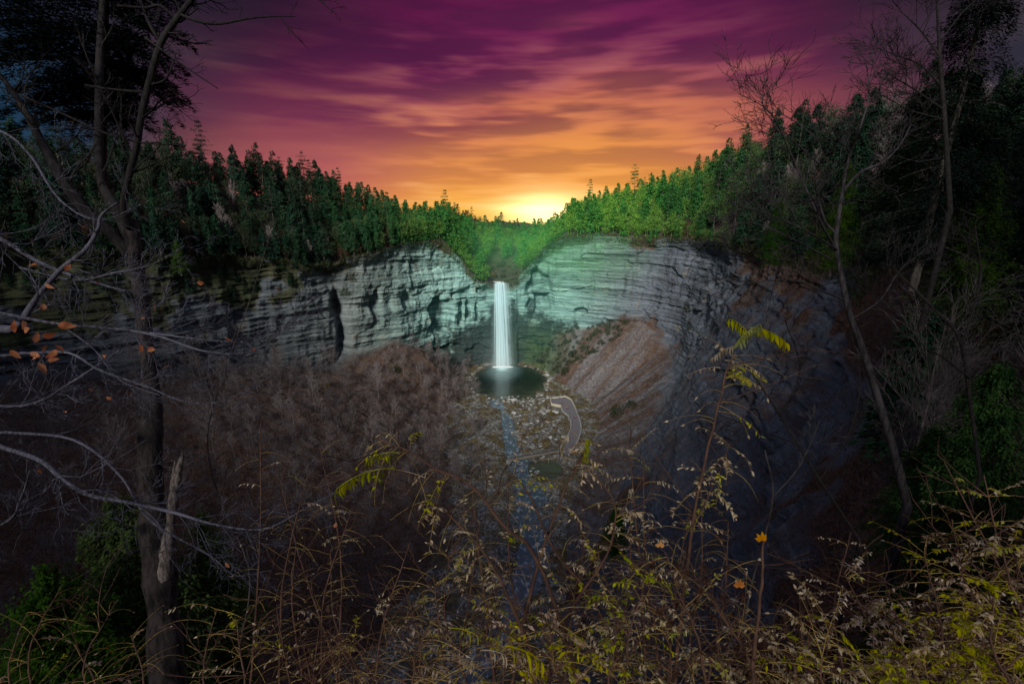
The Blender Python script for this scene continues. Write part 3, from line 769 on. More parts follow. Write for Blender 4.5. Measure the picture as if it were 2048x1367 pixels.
def branching(mb, p, d, L, r, depth, nkids, spread, k=3, rmin=.012, up=.25, seg=3, wig=.12, kids_at=(.3, 1.0), shrink=.62, tips=None):
    """recursive limb: a bent taper with kids along it"""
    p = np.array(p, float); d = np.array(d, float); pts = [p.copy()]
    for i in range(seg):
        d = d + RNG.normal(0, wig, 3); d[2] += up * .18; d /= np.linalg.norm(d); p = p + d * L / seg; pts.append(p.copy())
    pts = np.array(pts); rr = np.maximum(r * np.linspace(1, .45 if depth else .3, seg + 1), rmin * .8)
    mb.tube(pts, rr, k if r > rmin * 2 else 3)
    if tips is not None and depth == 0: tips.append((pts[-1], d.copy()))
    if depth <= 0: return
    for i in range(nkids[0] if hasattr(nkids, '__len__') else nkids):
        s = random.uniform(*kids_at); j = s * seg; a = int(min(j, seg - 1)); q = pts[a] + (pts[a + 1] - pts[a]) * (j - a)
        dd = unit(pts[a + 1] - pts[a]); rv = unit(RNG.normal(0, 1, 3)); sd = unit(rv - dd * (rv @ dd))
        nd = unit(dd + sd * spread * random.uniform(.6, 1.3))
        branching(mb, q, nd, L * shrink * random.uniform(.6, 1.15) * (1.15 - .5 * s), max(rmin, rr[a] * .55), depth - 1, nkids[1:] if hasattr(nkids, '__len__') else nkids, spread, k, rmin, up, max(2, seg - 1), wig, (.15, 1.0), shrink, tips)
def bare_tree(h, r, kids, rmin=.02, spread=.7, hull=.35, k=5):
    mb = MB(); n = 7; a = np.linspace(0, 1, n)
    x = np.cumsum(RNG.normal(0, .012 * h, n)); y = np.cumsum(RNG.normal(0, .012 * h, n))
    pts = np.stack([x - x[0], y - y[0], a * h * .9 - 1.2 * (a == 0)], 1); rr = r * (1 - a * .85)
    mb.tube(pts, rr, k)
    cr = MB()
    for i in range(kids[0]):
        q = hull + (1 - hull) * (i + random.random()) / kids[0]; z = q * h * .88
        c = np.array([np.interp(z, pts[:, 2], pts[:, 0]), np.interp(z, pts[:, 2], pts[:, 1]), z]); az = i * 2.4 + random.uniform(-.6, .6)
        el = random.uniform(.5, 1.1) + q * .3
        branching(cr, c, (math.cos(az) * math.cos(el), math.sin(az) * math.cos(el), math.sin(el)), h * .34 * (1.25 - q * .6), r * .38 * (1.2 - q), len(kids) - 1, kids[1:], spread, 3, rmin, .5)
    return mb, cr
def broadleaf(h, rad, nclump, nleaf, leaf):
    tr, br = bare_tree(h, .22, (9, 3), .03, .7, .3)
    mb = MB()
    c = np.stack([RNG.normal(0, .42, nclump) * rad, RNG.normal(0, .42, nclump) * rad, h * (.38 + .58 * rnd(nclump))], 1)
    k = 1 - np.abs(c[:, 2] / h - .6) * 1.3; c[:, :2] *= np.clip(k, .25, 1)[:, None]
    i = np.repeat(np.arange(nclump), nleaf); sz = rnd(nclump, .5, 1.2)[i] * rad * .26
    pos = c[i] + RNG.normal(0, 1, (len(i), 3)) * sz[:, None] * np.array([1, 1, .7])
    mb.leaves(pos, RNG.normal(0, 1, (len(i), 3)), RNG.normal(0, 1, (len(i), 3)), leaf * rnd(len(i), .6, 1.4), leaf * .6)
    v, f, _ = br.arrays(); tr.raw(v, f)
    return tr, mb

# ---- prototypes for the far woods
PRO = {'hemlock': [], 'pine': [], 'broad': [], 'bare': [], 'shrub': [], 'rust': []}
for i, (h, b, r) in enumerate([(21, .08, 5.8), (18, .05, 5.6), (24, .14, 5.4), (16, .05, 5.2), (22, .26, 5.0), (25, .2, 6.0)]):
    PRO['hemlock'].append(make_tree('hemlock', h, conifer_crown(h, b, r, 135, 27, 1.0, .36), M['needle'], trunk_mb(h, .26)))
for i, (h, b, r) in enumerate([(25, .35, 4.6), (22, .45, 4.2), (28, .4, 4.8)]):
    PRO['pine'].append(make_tree('white_pine', h, conifer_crown(h, b, r, 60, 28, .7, .25, droop=-.02, power=.55, whorls=9), M['pine'], trunk_mb(h, .28, boughs=22, base=.4, rad=4)))
for i, (h, r) in enumerate([(17, 4.5), (14, 4.0), (19, 4.8), (15, 4.6)]):
    tr, cr = broadleaf(h, r, 34, 30, .55)
    PRO['broad'].append(make_tree('broadleaf_tree', h, cr, M['olive'], tr))
tr, cr = broadleaf(13, 3.6, 22, 26, .5); PRO['rust'].append(make_tree('broadleaf_tree', 13, cr, M['rust'], tr))
tr, cr = broadleaf(10, 3.0, 14, 22, .45); PRO['rust'].append(make_tree('broadleaf_tree', 10, cr, M['rust'], tr))
for i, h in enumerate([13, 16, 11, 14, 18]):
    tr, cr = bare_tree(h, .15, (15, 6, 4), .034, .75)
    PRO['bare'].append(make_tree('bare_tree', h, cr, M['twig'], tr, M['twig']))
def shrub_mesh(h, r, n, leaf, mat, name='shrub'):
    st = MB(); lf = MB()
    for i in range(9):
        az = random.uniform(0, 6.28); t_ = random.uniform(.15, .7)
        branching(st, (0, 0, -.3), (math.cos(az) * t_, math.sin(az) * t_, 1), h * random.uniform(.6, 1), .04, 1, 4, .6, 3, .015)
    th = rnd(n, 0, 6.283); rr = r * rnd(n) ** .5; z = h * (.15 + .85 * rnd(n)) * np.sqrt(np.clip(1.05 - (rr / r) ** 2, 0, 1))
    lf.leaves(np.stack([rr * np.cos(th), rr * np.sin(th), z], 1), RNG.normal(0, 1, (n, 3)), RNG.normal(0, 1, (n, 3)), leaf * rnd(n, .6, 1.4), leaf * .55)
    e = empty(name); e.location = (0, 0, -500); st.build('stems', M['twig'], e); lf.build('foliage', mat, e); e['h'] = h
    return e
PRO['shrub'] = [shrub_mesh(2.6, 1.9, 420, .35, M['shrubg']), shrub_mesh(1.8, 1.6, 300, .3, M['shrubg']), shrub_mesh(3.4, 2.0, 480, .38, M['shrubg'])]
PRO['yshrub'] = [shrub_mesh(2.2, 1.5, 260, .26, M['yellow'])]
PRO['rshrub'] = [shrub_mesh(1.6, 1.6, 200, .24, M['rust'])]

# ---- scattering on the land surface
VP = V.reshape(-1, 3); SPf = SPg.ravel(); TPf = TPg.ravel()
def cell_area():
    a = np.zeros(SPg.shape); e1 = V[1:, :-1] - V[:-1, :-1]; e2 = V[:-1, 1:] - V[:-1, :-1]
    a[:-1, :-1] = np.linalg.norm(np.cross(e1, e2), axis=-1); return a.ravel()
AREA = cell_area(); PXf, PYf, PDf = [np.nan_to_num(q, nan=-9e9) for q in project(VP)]
def scatter(mask, n, mind, taken):
    idx = np.nonzero(mask)[0]; w = AREA[idx]; w = w / w.sum()
    c = RNG.choice(idx, size=min(n * 14, 40000), p=w)
    pts = VP[c]; out = []; grid = taken
    for j, p in zip(c, pts):
        if len(out) >= n: break
        g = (int(p[0] // mind), int(p[1] // mind)); ok = True
        for a in (-1, 0, 1):
            for b in (-1, 0, 1):
                for q in grid.get((g[0] + a, g[1] + b), ()):
                    if (p[0] - q[0]) ** 2 + (p[1] - q[1]) ** 2 + (p[2] - q[2]) ** 2 * .3 < mind * mind: ok = False; break
        if ok: grid.setdefault(g, []).append(p); out.append(j)
    return out
COUNT = {}
FIRST = {}
def plant(kind, j, labelf, group, smin=.75, smax=1.2, name=None, cat='tree', proto=None):
    p = VP[j]; pr = proto or random.choice(PRO[kind]); s = random.uniform(smin, smax)
    o = copy_tree(pr, loc=(float(p[0]), float(p[1]), float(p[2]) - .3), rz=random.uniform(0, 6.28), s=(s * random.uniform(.85, 1.1), s * random.uniform(.85, 1.1), s), label=labelf(j) if callable(labelf) else labelf, group=group)
    o['category'] = cat
    if 'h' in o: del o['h']
    o.rotation_euler[0] = random.uniform(-.04, .04); o.rotation_euler[1] = random.uniform(-.04, .04)
    COUNT[kind] = COUNT.get(kind, 0) + 1
    return o
def seen(pad=60): return (PXf > -pad) & (PXf < 2048 + pad) & (PYf < 1367 + pad) & (PYf > -300) & (PDf > 3)
def slot(j):
    s = SPf[j]
    return 'on the brink of' if s < 2.6 else ('on the middle slope above' if s < 3.45 else 'on the skyline above')
def sect(j):
    x = PXf[j]
    if x < 300: return 'the far left end of the left cliff'
    if x < 560: return 'the shadowed left cliff'
    if x < 760: return 'the cleft in the left cliff'
    if x < 900: return 'the pale left cliff beside the notch'
    if x < 1120: return 'the notch upstream of the waterfall'
    if x < 1300: return 'the green glow tinted right cliff'
    if x < 1480: return 'the long right cliff'
    return 'the blue grey right cliff'
# one big taken-map so crowns stay apart
tk = {}
c = CUM
left = (TPf > c[2]) & (TPf < c[14]) & seen()
right = (TPf > c[20]) & (TPf < c[33]) & (PDf > 45) & seen(200)
notch = (TPf >= c[14]) & (TPf <= c[20]) & seen()
far_l = (SPf > 4.0) & (SPf < 4.22) & seen(200) & (TPf > c[3]) & (TPf < c[14])
far_c = (SPf > 4.0) & (SPf < 4.35) & seen(200) & (TPf > c[12]) & (TPf < c[22])
# the lone pines first
def nearest(px, py, m):
    i = np.nonzero(m)[0]; return i[np.argmin((PXf[i] - px) ** 2 + (PYf[i] - py) ** 2)]
for (px, py, s, lab) in [(684, 415, 1.15, 'tall layered white pine rising above its neighbours on the left skyline'),
                         (722, 420, .85, 'shorter layered pine just right of the tall skyline pine'),
                         (1490, 345, .85, 'spiky pine on the right skyline behind the bare tree')]:
    j = nearest(px, py, (SPf > 3.6) & (SPf < 4.1)); tk.setdefault((int(VP[j][0] // 6), int(VP[j][1] // 6)), []).append(VP[j])
    plant('pine', j, lab, None, s, s, proto=PRO['pine'][0])
CAND = []
for mask, n, md, mix_ in [
    (left & (SPf > 2.02) & (SPf < 2.5), 120, 3.8, [('hemlock', .75), ('broad', .15), ('rust', .1)]),
    (left & (SPf >= 2.3) & (SPf < 4.1), 440, 4.9, [('hemlock', .42), ('pine', .08), ('broad', .34), ('bare', .08), ('rust', .08)]),
    (notch & (SPf > 2.15) & (SPf < 4.1) & (VP[:, 1] > 372), 190, 4.0, [('broad', .5), ('hemlock', .3), ('bare', .2)]),
    (right & (SPf > 2.04) & (SPf < 4.1), 520, 4.9, [('broad', .46), ('hemlock', .26), ('pine', .08), ('bare', .14), ('rust', .06)]),
    (far_c, 110, 6.0, [('broad', .5), ('hemlock', .4), ('pine', .1)]),
    ((TPf > c[20]) & (TPf < c[28]) & (SPf > 1.96) & (SPf < 2.3) & seen(), 110, 3.6, [('broad', .55), ('hemlock', .35), ('rust', .1)]),
    ((TPf > c[11]) & (TPf < c[16]) & (SPf > 1.96) & (SPf < 2.3) & seen(), 50, 3.4, [('broad', .5), ('hemlock', .4), ('rust', .1)]),
    (left & (SPf > 1.5) & (SPf < 2.02) & (MSK.reshape(-1, 4)[:, 0] < .4), 60, 4.0, [('hemlock', .8), ('rust', .2)]),
]:
    for j in scatter(mask, n, md, tk):
        if abs(PXf[j] - 1001) < 26 and PYf[j] > 520 and PDf[j] < 420: continue
        r = random.random(); a = 0
        for k, w in mix_:
            a += w
            if r <= a: break
        CAND.append((PDf[j], k, j))
CAND.sort(key=lambda q: q[0])
CAP = {'hemlock': 282, 'broad': 235, 'rust': 55, 'bare': 45, 'pine': 280}
def coarse(h, b, r):
    a = conifer_crown(h, b, r, 60, 12, 1.7, .6); t_ = trunk_mb(h, .3, k=4); v, f, _ = t_.arrays(); a.raw(v, f); v, f, _ = a.arrays(); return v, f
FARM = [coarse(21, .2, 4.8), coarse(18, .15, 4.6), coarse(24, .3, 5)]
def coarseb():
    tr, cr = broadleaf(16, 4.6, 26, 22, .8); v, f, _ = tr.arrays(); v2, f2, _ = cr.arrays(); return np.concatenate([v, v2]), np.concatenate([f, f2 + len(v)])
FARB = [coarseb(), coarseb()]
OVER = {'c': MB(), 'b': MB()}
def lump(mb, pr, j, s0=.8, s1=1.1):
    v, f = random.choice(pr); s = random.uniform(s0, s1); a = random.uniform(0, 6.28)
    R_ = np.array([[math.cos(a), -math.sin(a), 0], [math.sin(a), math.cos(a), 0], [0, 0, 1]]); mb.raw(v @ R_.T * s + VP[j] - np.array([0, 0, .5]), f)
for _, k, j in CAND:
    if COUNT.get(k, 0) >= CAP[k]:
        if k in ('hemlock', 'pine'): lump(OVER['c'], FARM, j)
        else: lump(OVER['b'], FARB, j)
        continue
    KW = {'hemlock': 'dark hemlock', 'pine': 'layered pine', 'broad': 'green broadleaf tree', 'bare': 'leafless grey tree', 'rust': 'rust brown tree'}[k]
    lab = f'{KW} {slot(j)} {sect(j)}'
    sm, sx = (.6, 1.0) if SPf[j] < 2.5 else (.9, 1.3)
    if SPf[j] < 2.02: sm, sx = .35, .6; lab = lab.replace('on the brink of', 'clinging to the face of')
    if 940 < PXf[j] < 1110: sm, sx = .7, 1.0
    plant(k, j, lab, lab.replace(KW, KW + 's', 1), sm, sx)
# ---- leafless trees on the brown slopes
tb = {}
lt = (TPf > c[2]) & (TPf < c[15]) & (SPf > .08) & (SPf < .98) & seen(20)
def bl(j):
    z = 'high on' if SPf[j] > .66 else ('half way up' if SPf[j] > .33 else 'near the foot of')
    w = 'the brown slope left of the pool' if PXf[j] > 700 else ('the brown slope below the left cliff' if PXf[j] > 350 else 'the dark slope at the far left')
    return f'leafless grey tree {z} {w}'
def h0(): return None
for j in scatter(lt & (PDf > 60), 155, 4.2, tb):
    plant('bare', j, bl(j), bl(j).replace('tree', 'trees', 1), .6, 1.15)
def light_bare():
    mb = MB(); h = random.uniform(9, 13); mb.tube([(0, 0, -1), (.2, .1, h * .5), (0, .3, h)], [.13, .09, .03], 3); n = 70
    z = rnd(n, .3, 1) * h; az = rnd(n, 0, 6.283); o = np.stack([np.cos(az), np.sin(az), rnd(n, .5, 1.3)], 1); L = (1.25 - z / h) * h * .34 + .6
    mb.leaves(np.stack([0 * z, 0 * z, z], 1), o, RNG.normal(0, 1, (n, 3)), L, .10); p2 = np.stack([0 * z, 0 * z, z], 1) + unit(o) * (L * .6)[:, None]
    for _ in range(2): mb.leaves(p2, o + RNG.normal(0, .6, (n, 3)), RNG.normal(0, 1, (n, 3)), L * .6, .07)
    v, f, _ = mb.arrays(); return v, f
LB = [light_bare() for _ in range(5)]; lbm = MB()
for j in scatter(lt & (PDf > 60), 720, 3.2, tb): lump(lbm, LB, j, .5, .9)
rt = (TPf > c[21]) & (TPf < c[28]) & (SPf > .1) & (SPf < .95) & seen(20)
M['brush'] = foliage_mat('brown brush', (.070, .047, .040), (.20, .14, .115), var=(.02, .2))
M['brushd'] = foliage_mat('dark brush', (.060, .050, .053), (.17, .145, .15), var=(.02, .2))
M['brushg'] = foliage_mat('grey brush', (.10, .088, .095), (.26, .225, .23), var=(.02, .2))
tag(lbm.build('bare_wood', M['brushg']), 'haze of leafless trees filling the brown slopes between the nearer bare trees', 'forest', kind='stuff')
# green brush beside the pool
gm = (TPf > c[18]) & (TPf < c[24]) & (SPf > .15) & (SPf < 1.05) & (PXf > 1062) & (PXf < 1262) & (PYf > 640) & (PYf + .75 * PXf < 1600)
for j in scatter(gm, 110, 1.9, {}):
    plant('shrub', j, 'grey green bush in the thicket on the bank right of the waterfall', 'grey green bushes in the thicket right of the waterfall', .7, 1.5, cat='bush')
for (px, py, kind, s, lab) in [(650, 775, 'yshrub', 2.6, 'bright yellow leafed bush below the dark cleft'), (790, 745, 'shrub', 2.2, 'small green bush on top of the brown slope left of the pool'),
                         (808, 765, 'shrub', 2.0, 'lower of two green bushes on the brown slope left of the pool'), (1235, 830, 'shrub', 3.0, 'dark green bush on the scree right of the path'),
                         (1262, 815, 'shrub', 2.6, 'dark green bush at the corner of the right cliff'), (1375, 620, 'shrub', 2.6, 'green bush clinging to the right cliff face'),
                         (1380, 655, 'shrub', 1.6, 'small green bush low on the right cliff face'), (1170, 845, 'shrub', 1.2, 'small green bush beside the outer wall of the path'),
                         (700, 560, 'shrub', 3.0, 'green bush hanging beside the dark cleft'), (690, 590, 'shrub', 2.2, 'green bush at the top of the dark cleft'), (880, 905, 'yshrub', 1.6, 'faded yellow bush at the foot of the brown slope'), (962, 556, 'yshrub', 2.0, 'yellow bush at the left lip of the waterfall'), (1035, 548, 'shrub', 2.0, 'green bush at the right lip of the waterfall'), (985, 545, 'rshrub', 2.2, 'rust bush above the waterfall lip')]:
    j = nearest(px, py, seen()); plant(kind, j, lab, None, s * .8, s * .8, cat='bush')
lipm = (PXf > 962) & (PXf < 1045) & (PYf > 522) & (PYf < 563) & (SPf > 2.02) & (PDf < 430)
for i, j in enumerate(scatter(lipm, 26, 2.2, {})):
    k = ('yshrub', 'shrub', 'rshrub')[i % 3]; lab = {'yshrub': 'small yellow bush', 'shrub': 'small green bush', 'rshrub': 'small rust brown bush'}[k] + ' beside the stream just above the waterfall lip'
    plant(k, j, lab, 'bushes just above the waterfall lip', .8, 1.5, cat='bush')
# brush and undergrowth that nobody could count
def brush(name, mask, n, L, W, mat, label, up=1.0, lift=0.0, spread=.5):
    idx = np.nonzero(mask)[0]; w = AREA[idx] / AREA[idx].sum(); cidx = RNG.choice(idx, n, p=w)
    p = VP[cidx] + RNG.normal(0, .5, (n, 3)) * np.array([1, 1, 0]); p[:, 2] -= .1; p[:, 2] += rnd(n, 0, lift) if lift else 0
    d = np.stack([RNG.normal(0, spread, n), RNG.normal(0, spread, n), np.full(n, up)], 1)
    mb = MB(); mb.leaves(p, d, RNG.normal(0, 1, (n, 3)), L * rnd(n, .4, 1.3), W * rnd(n, .5, 1.4))
    return tag(mb.build(name, mat), label, 'undergrowth', kind='stuff')
brush('brush', lt & (PDf > 40), 24000, 1.3, .09, M['brushg'], 'bare grey twiggy brush covering the brown slopes left of the stream')
brush('brush', lt & (PDf > 40), 26000, .7, .45, M['brush'], 'rust brown dead leaves and low scrub on the slopes left of the stream', .5, 1.5, 1)
brush('brush', rt, 12000, .8, .22, M['brushg'], 'low brown scrub on the scree below the right cliff', .6, .4, .8)
brush('brush', (SPf > 1.93) & (SPf < 2.25) & seen() & (PDf > 120), 20000, 1.6, .4, M['shrubg'], 'low green growth hanging over the cliff rim', .6, .8, .8)
brush('brush', (SPf >= 1.06) & (SPf < 1.9) & (MSK.reshape(-1, 4)[:, 3] < .1) & (PXf > 1180) & (PXf < 1560), 1500, .8, .5, M['brush'], 'tufts of brown growth on the ledges of the right cliff', .6, .2, .8)
nh = (TPf > c[27]) & (TPf < c[34]) & (SPf > 1.75) & (SPf < 4) & seen(100) & (PDf > 6)
brush('leaf_litter', nh & (PDf > 8), 26000, .32, .2, M['rust'], 'fallen brown leaves covering the steep bank at the right', .3, .1, 1.5)
# distant wood behind the rims
for j in scatter(far_l, 150, 7, tk) + scatter((SPf > 4.05) & (SPf < 4.5) & (TPf > c[21]) & (TPf < c[30]) & seen(300), 170, 8, tk): lump(OVER['c'], FARM, j)
for j in scatter((TPf > c[1]) & (TPf < c[5]) & (SPf > 2.2) & (SPf < 4.4), 170, 6, tk) + scatter((TPf > c[26]) & (TPf < c[32]) & (SPf > 2.6) & (SPf < 4.4) & (PDf > 30), 70, 6, tk): lump(OVER['c'], FARM, j)
tag(OVER['c'].build('forest', M['needle']), 'dark conifer woods continuing behind the trees of both gorge rims', 'forest', kind='stuff')
if OVER['b'].v: tag(OVER['b'].build('forest', M['olive']), 'green broadleaf woods farthest up the valley and behind the right rim', 'forest', kind='stuff')
print('PLANTED', COUNT)
# ================================================================== things on the valley floor
M['stone'] = simple_mat('pale boulder stone', (.30, .30, .28), .85, .5, 1.2, (.12, .12, .115), bump=.5)
M['stone2'] = simple_mat('white shale slab', (.55, .55, .52), .8, .35, 2.0, bump=.4)
M['wallst'] = simple_mat('dry stone', (.36, .37, .36), .85, .5, 1.6, (.14, .14, .14), bump=.6)
M['tanwall'] = simple_mat('tan cut stone', (.48, .44, .34), .85, .35, 2.2, bump=.4)
M['pathm'] = simple_mat('packed gravel path', (.17, .155, .165), .95, .25, 2.0, bump=.3)
M['wood'] = simple_mat('weathered wood', (.30, .25, .20), .85, .3, 3.0, bump=.3)
def boulder_mesh(seed, flat):
    bm_ = bpy.data.meshes.new('boulder')
    import bmesh
    b = bmesh.new(); bmesh.ops.create_icosphere(b, subdivisions=3, radius=1.0)
    for v in b.verts:
        n = v.co.normalized()
        q = Vector((round(n.x * 2.2) / 2.2, round(n.y * 2.2) / 2.2, round(n.z * 2.2) / 2.2))
        r = .72 + .22 * mnoise.noise(n * 1.4 + Vector((seed, 0, 0))) + .12 * mnoise.noise(n * 3.5 + Vector((0, seed, 0)))
        v.co = (n * .6 + q * .4) * r; v.co.z *= flat
    b.to_mesh(bm_); b.free(); return bm_
BM = []
for i in range(6):
    m_ = boulder_mesh(i * 3.3, .35 + .12 * (i % 3)); m_.materials.append(M['stone2'] if i % 3 == 0 else M['stone']); BM.append(m_)
def in_poly(x, y, poly):
    c_ = False; n = len(poly)
    for i in range(n):
        x1, y1 = poly[i]; x2, y2 = poly[(i + 1) % n]
        if (y1 > y) != (y2 > y) and x < (x2 - x1) * (y - y1) / (y2 - y1) + x1: c_ = not c_
    return c_
BED = [(960, 792), (1095, 790), (1100, 815), (1128, 838), (1130, 880), (1085, 905), (1030, 900), (1015, 850), (985, 820)]
LOW = [(1035, 925), (1075, 935), (1125, 980), (1140, 1060), (1110, 1130), (1040, 1110), (1020, 1000)]
SH = [(975, 792), (1095, 792), (1092, 808), (985, 806)]
def boulder(px, py, s, lab, grp):
    x, y, _ = G(px, py); z = float(floor_z(x, y)); z = max(z, -.12)
    o = link('boulder', random.choice(BM)); o.location = (x, y, z + s * .12); o.rotation_euler = (random.uniform(-.15, .15), random.uniform(-.15, .15), random.uniform(0, 6.28))
    o.scale = (s * random.uniform(.8, 1.5), s * random.uniform(.7, 1.1), s * random.uniform(.7, 1.1)); tag(o, lab, 'boulder', grp)
for poly, n, a, b, lab, grp in [(SH, 60, .5, 1.3, 'pale flat rock at the shallow outlet of the plunge pool', 'pale rocks along the outlet of the plunge pool'),
                                (BED, 150, .5, 1.5, 'grey rock strewn on the stream bed between pool and footbridge', 'rocks strewn between the pool and the footbridge'),
                                (LOW, 45, .5, 1.2, 'grey rock on the stream bank below the footbridge', 'rocks on the stream bank below the footbridge')]:
    k = 0
    while k < n:
        px = random.uniform(940, 1150); py = random.uniform(785, 1140)
        if in_poly(px, py, poly): boulder(px, py, random.uniform(a, b) * random.choice([.55, .7, .8, 1, 1.7]), lab, grp); k += 1
for i in range(46):
    a_ = random.choice([random.uniform(-.9, .9), random.uniform(2.3, 4.0)]); q_ = random.uniform(1.0, 1.13)
    x_, y_ = POOL[0] + POOL[2] * q_ * math.cos(a_), POOL[1] + POOL[3] * q_ * math.sin(a_); s_ = random.uniform(.5, 1.4)
    o = link('boulder', random.choice(BM)); o.location = (x_, y_, max(float(floor_z(x_, y_)), -.1) + s_ * .1); o.rotation_euler = (0, 0, random.uniform(0, 6.28)); o.scale = (s_ * 1.3, s_, s_)
    tag(o, 'dark rock on the ' + ('right' if math.cos(a_) > 0 else 'left') + ' shore of the plunge pool', 'boulder', 'rocks on the shores of the plunge pool')
boulder(1028, 828, 2.2, 'largest pale boulder beside the stream below the pool', None)
boulder(1098, 797, 2.0, 'pale slab at the corner of the viewing platform', None)
# small bushes on the island of gravel
for i in range(70):
    for _ in range(50):
        px = random.uniform(1010, 1135); py = random.uniform(815, 905)
        if in_poly(px, py, BED): break
    x, y, _ = G(px, py); o = copy_tree(PRO['rshrub'][0] if i % 3 else PRO['yshrub'][0], (x, y, float(floor_z(x, y))), random.uniform(0, 6), random.uniform(.5, .95))
    tag(o, 'low rust brown scrub on the gravel island beside the path' if i % 3 else 'low yellow scrub on the gravel island beside the path', 'bush', 'scrub on the gravel island'); 
    if 'h' in o: del o['h']
def gravel():
    n = 15000; mb = MB(); px = rnd(n, 940, 1180); py = rnd(n, 786, 1100)
    g = np.array([G(a, b) for a, b in zip(px, py)]); z = floor_z(g[:, 0], g[:, 1]); k = (z > .02); g = g[k]; g[:, 2] = z[k] + .05
    nn = len(g); mb.leaves(g, np.stack([RNG.normal(0, 1, nn), RNG.normal(0, 1, nn), RNG.normal(0, .3, nn)], 1), np.stack([RNG.normal(0, .4, nn), RNG.normal(0, .4, nn), np.ones(nn)], 1), .55 * rnd(nn, .4, 1.5), .45 * rnd(nn, .4, 1.5), bend=.2)
    tag(mb.build('shingle', M['stone']), 'loose grey shale fragments covering the stream bed', 'gravel', kind='stuff')
gravel()

# ------------------------------------------------------------------ stone path, its walls and the footbridge
ZP = 1.7
RE = [(1101, 797), (1117, 795), (1131, 793), (1142, 799), (1149, 812), (1154, 826), (1160, 842), (1163, 856), (1160, 870), (1155, 885), (1146, 898), (1138, 910)]
LE = [(1101, 797), (1103, 808), (1122, 812), (1125, 821), (1136, 830), (1142, 843), (1142, 856), (1137, 870), (1130, 883), (1120, 895), (1116, 905)]
def dense(pl, n=60):
    p = np.array([G(a, b, ZP) for a, b in pl]); d = np.concatenate([[0], np.cumsum(np.linalg.norm(np.diff(p, axis=0), axis=1))]); t_ = np.linspace(0, d[-1], n)
    return np.stack([np.interp(t_, d, p[:, i]) for i in range(3)], 1)
rp, lp = dense(RE), dense(LE)
n_ = 60; mb = MB(); W_ = 9
vv = np.concatenate([rp * (1 - a) + lp * a for a in np.linspace(0, 1, W_)]); vv[:, 2] += fbm(vv[:, 0], vv[:, 1], seed=7) * .05
mb.raw(vv, [(k * n_ + i, k * n_ + i + 1, (k + 1) * n_ + i + 1, (k + 1) * n_ + i) for k in range(W_ - 1) for i in range(n_ - 1)])
tag(mb.build('path', M['pathm']), kind='structure')
def wall_run(name, pts, h0, h1, th, mat, lab, step=.35):
    p = np.array(pts); d = np.concatenate([[0], np.cumsum(np.linalg.norm(np.diff(p, axis=0), axis=1))]); n = int(d[-1] / step); t_ = np.linspace(0, d[-1], n)
    p = np.stack([np.interp(t_, d, p[:, i]) for i in range(3)], 1); tg = np.gradient(p, axis=0)[:, :2]; tg /= np.linalg.norm(tg, axis=1)[:, None]; nr = np.stack([-tg[:, 1], tg[:, 0]], 1)
    prof = [(-th, h0), (-th, h0 + (h1 - h0) * .4), (-th, h0 + (h1 - h0) * .75), (-th * .9, h1), (th * .9, h1), (th, h0 + (h1 - h0) * .75), (th, h0 + (h1 - h0) * .4), (th, h0)]
    vs = []
    for k, (o_, z) in enumerate(prof):
        q = p.copy(); jj = 1 + RNG.normal(0, .22, n); q[:, :2] += nr * (o_ * jj)[:, None]; q[:, 2] += z + RNG.normal(0, .09, n) * (1 if z > h0 else 0); vs.append(q)
    K = len(prof); vs = np.stack(vs, 1).reshape(-1, 3)
    f = [(i * K + k, i * K + k + 1, (i + 1) * K + k + 1, (i + 1) * K + k) for i in range(n - 1) for k in range(K - 1)]
    f += [tuple([0, 1, 6, 7]), tuple([1, 2, 5, 6]), tuple([2, 3, 4, 5])]; e_ = (n - 1) * K; f += [(e_ + 7, e_ + 6, e_ + 1, e_), (e_ + 6, e_ + 5, e_ + 2, e_ + 1), (e_ + 5, e_ + 4, e_ + 3, e_ + 2)]
    mb = MB(); mb.raw(vs, f); return tag(mb.build(name, mat), lab, 'wall')
wall_run('stone_wall', rp[:22], -1.5, .75, .30, M['tanwall'], 'low stone parapet at the pool end of the viewing platform')
wall_run('stone_wall', rp[23:], -1.0, .85, .42, M['wallst'], 'pale rough stone wall curving along the outer side of the path')
k_ = int(n_ * .26)
wall_run('stone_wall', lp[:k_], -2.4, .8, .28, M['tanwall'], 'tan retaining wall facing the stream under the viewing platform')
wall_run('stone_wall', lp[k_:], -1.6, .6, .36, M['wallst'], 'low stone wall along the stream side of the path')
# footbridge
b0 = np.array(G(1128, 898, 2.3)); b1 = np.array(G(1016, 919, 2.3)); dv = b1 - b0; Lb = np.linalg.norm(dv[:2]); ang = math.atan2(dv[1], dv[0]); mid = (b0 + b1) / 2
br = empty('footbridge', (mid[0], mid[1], 0), 'low footbridge with rails crossing the stream below the pool', 'bridge'); br.rotation_euler[2] = ang
mb = MB(); 
for i in range(int(Lb / .5)): mb.box((-Lb / 2 + .25 + i * .5, 0, 2.2), (.44, 2.6, .1))
for s in (-1.1, 1.1): mb.box((0, s, 1.95), (Lb, .22, .38))
mb.build('deck', M['wood'], br)
for s in (-1.25, 1.25):
    mb = MB(); n = 12
    mb.box((0, s, 3.3), (Lb, .1, .1)); mb.box((0, s, 2.85), (Lb, .06, .08))
    for i in range(n + 1): mb.box((-Lb / 2 + Lb * i / n, s, 2.75), (.13, .13, 1.15))
    mb.build('railing', M['wallst'], br)
for sx in (-1, 1):
    mb = MB(); mb.box((sx * (Lb / 2 - .2), 0, .6), (2.2, 3.2, 2.6), taper=.9); mb.build('abutment', M['wallst'], br)
mb = MB(); mb.box((-Lb * .12, 0, .6), (1.4, 2.8, 2.5), taper=.85); mb.build('pier', M['wallst'], br)

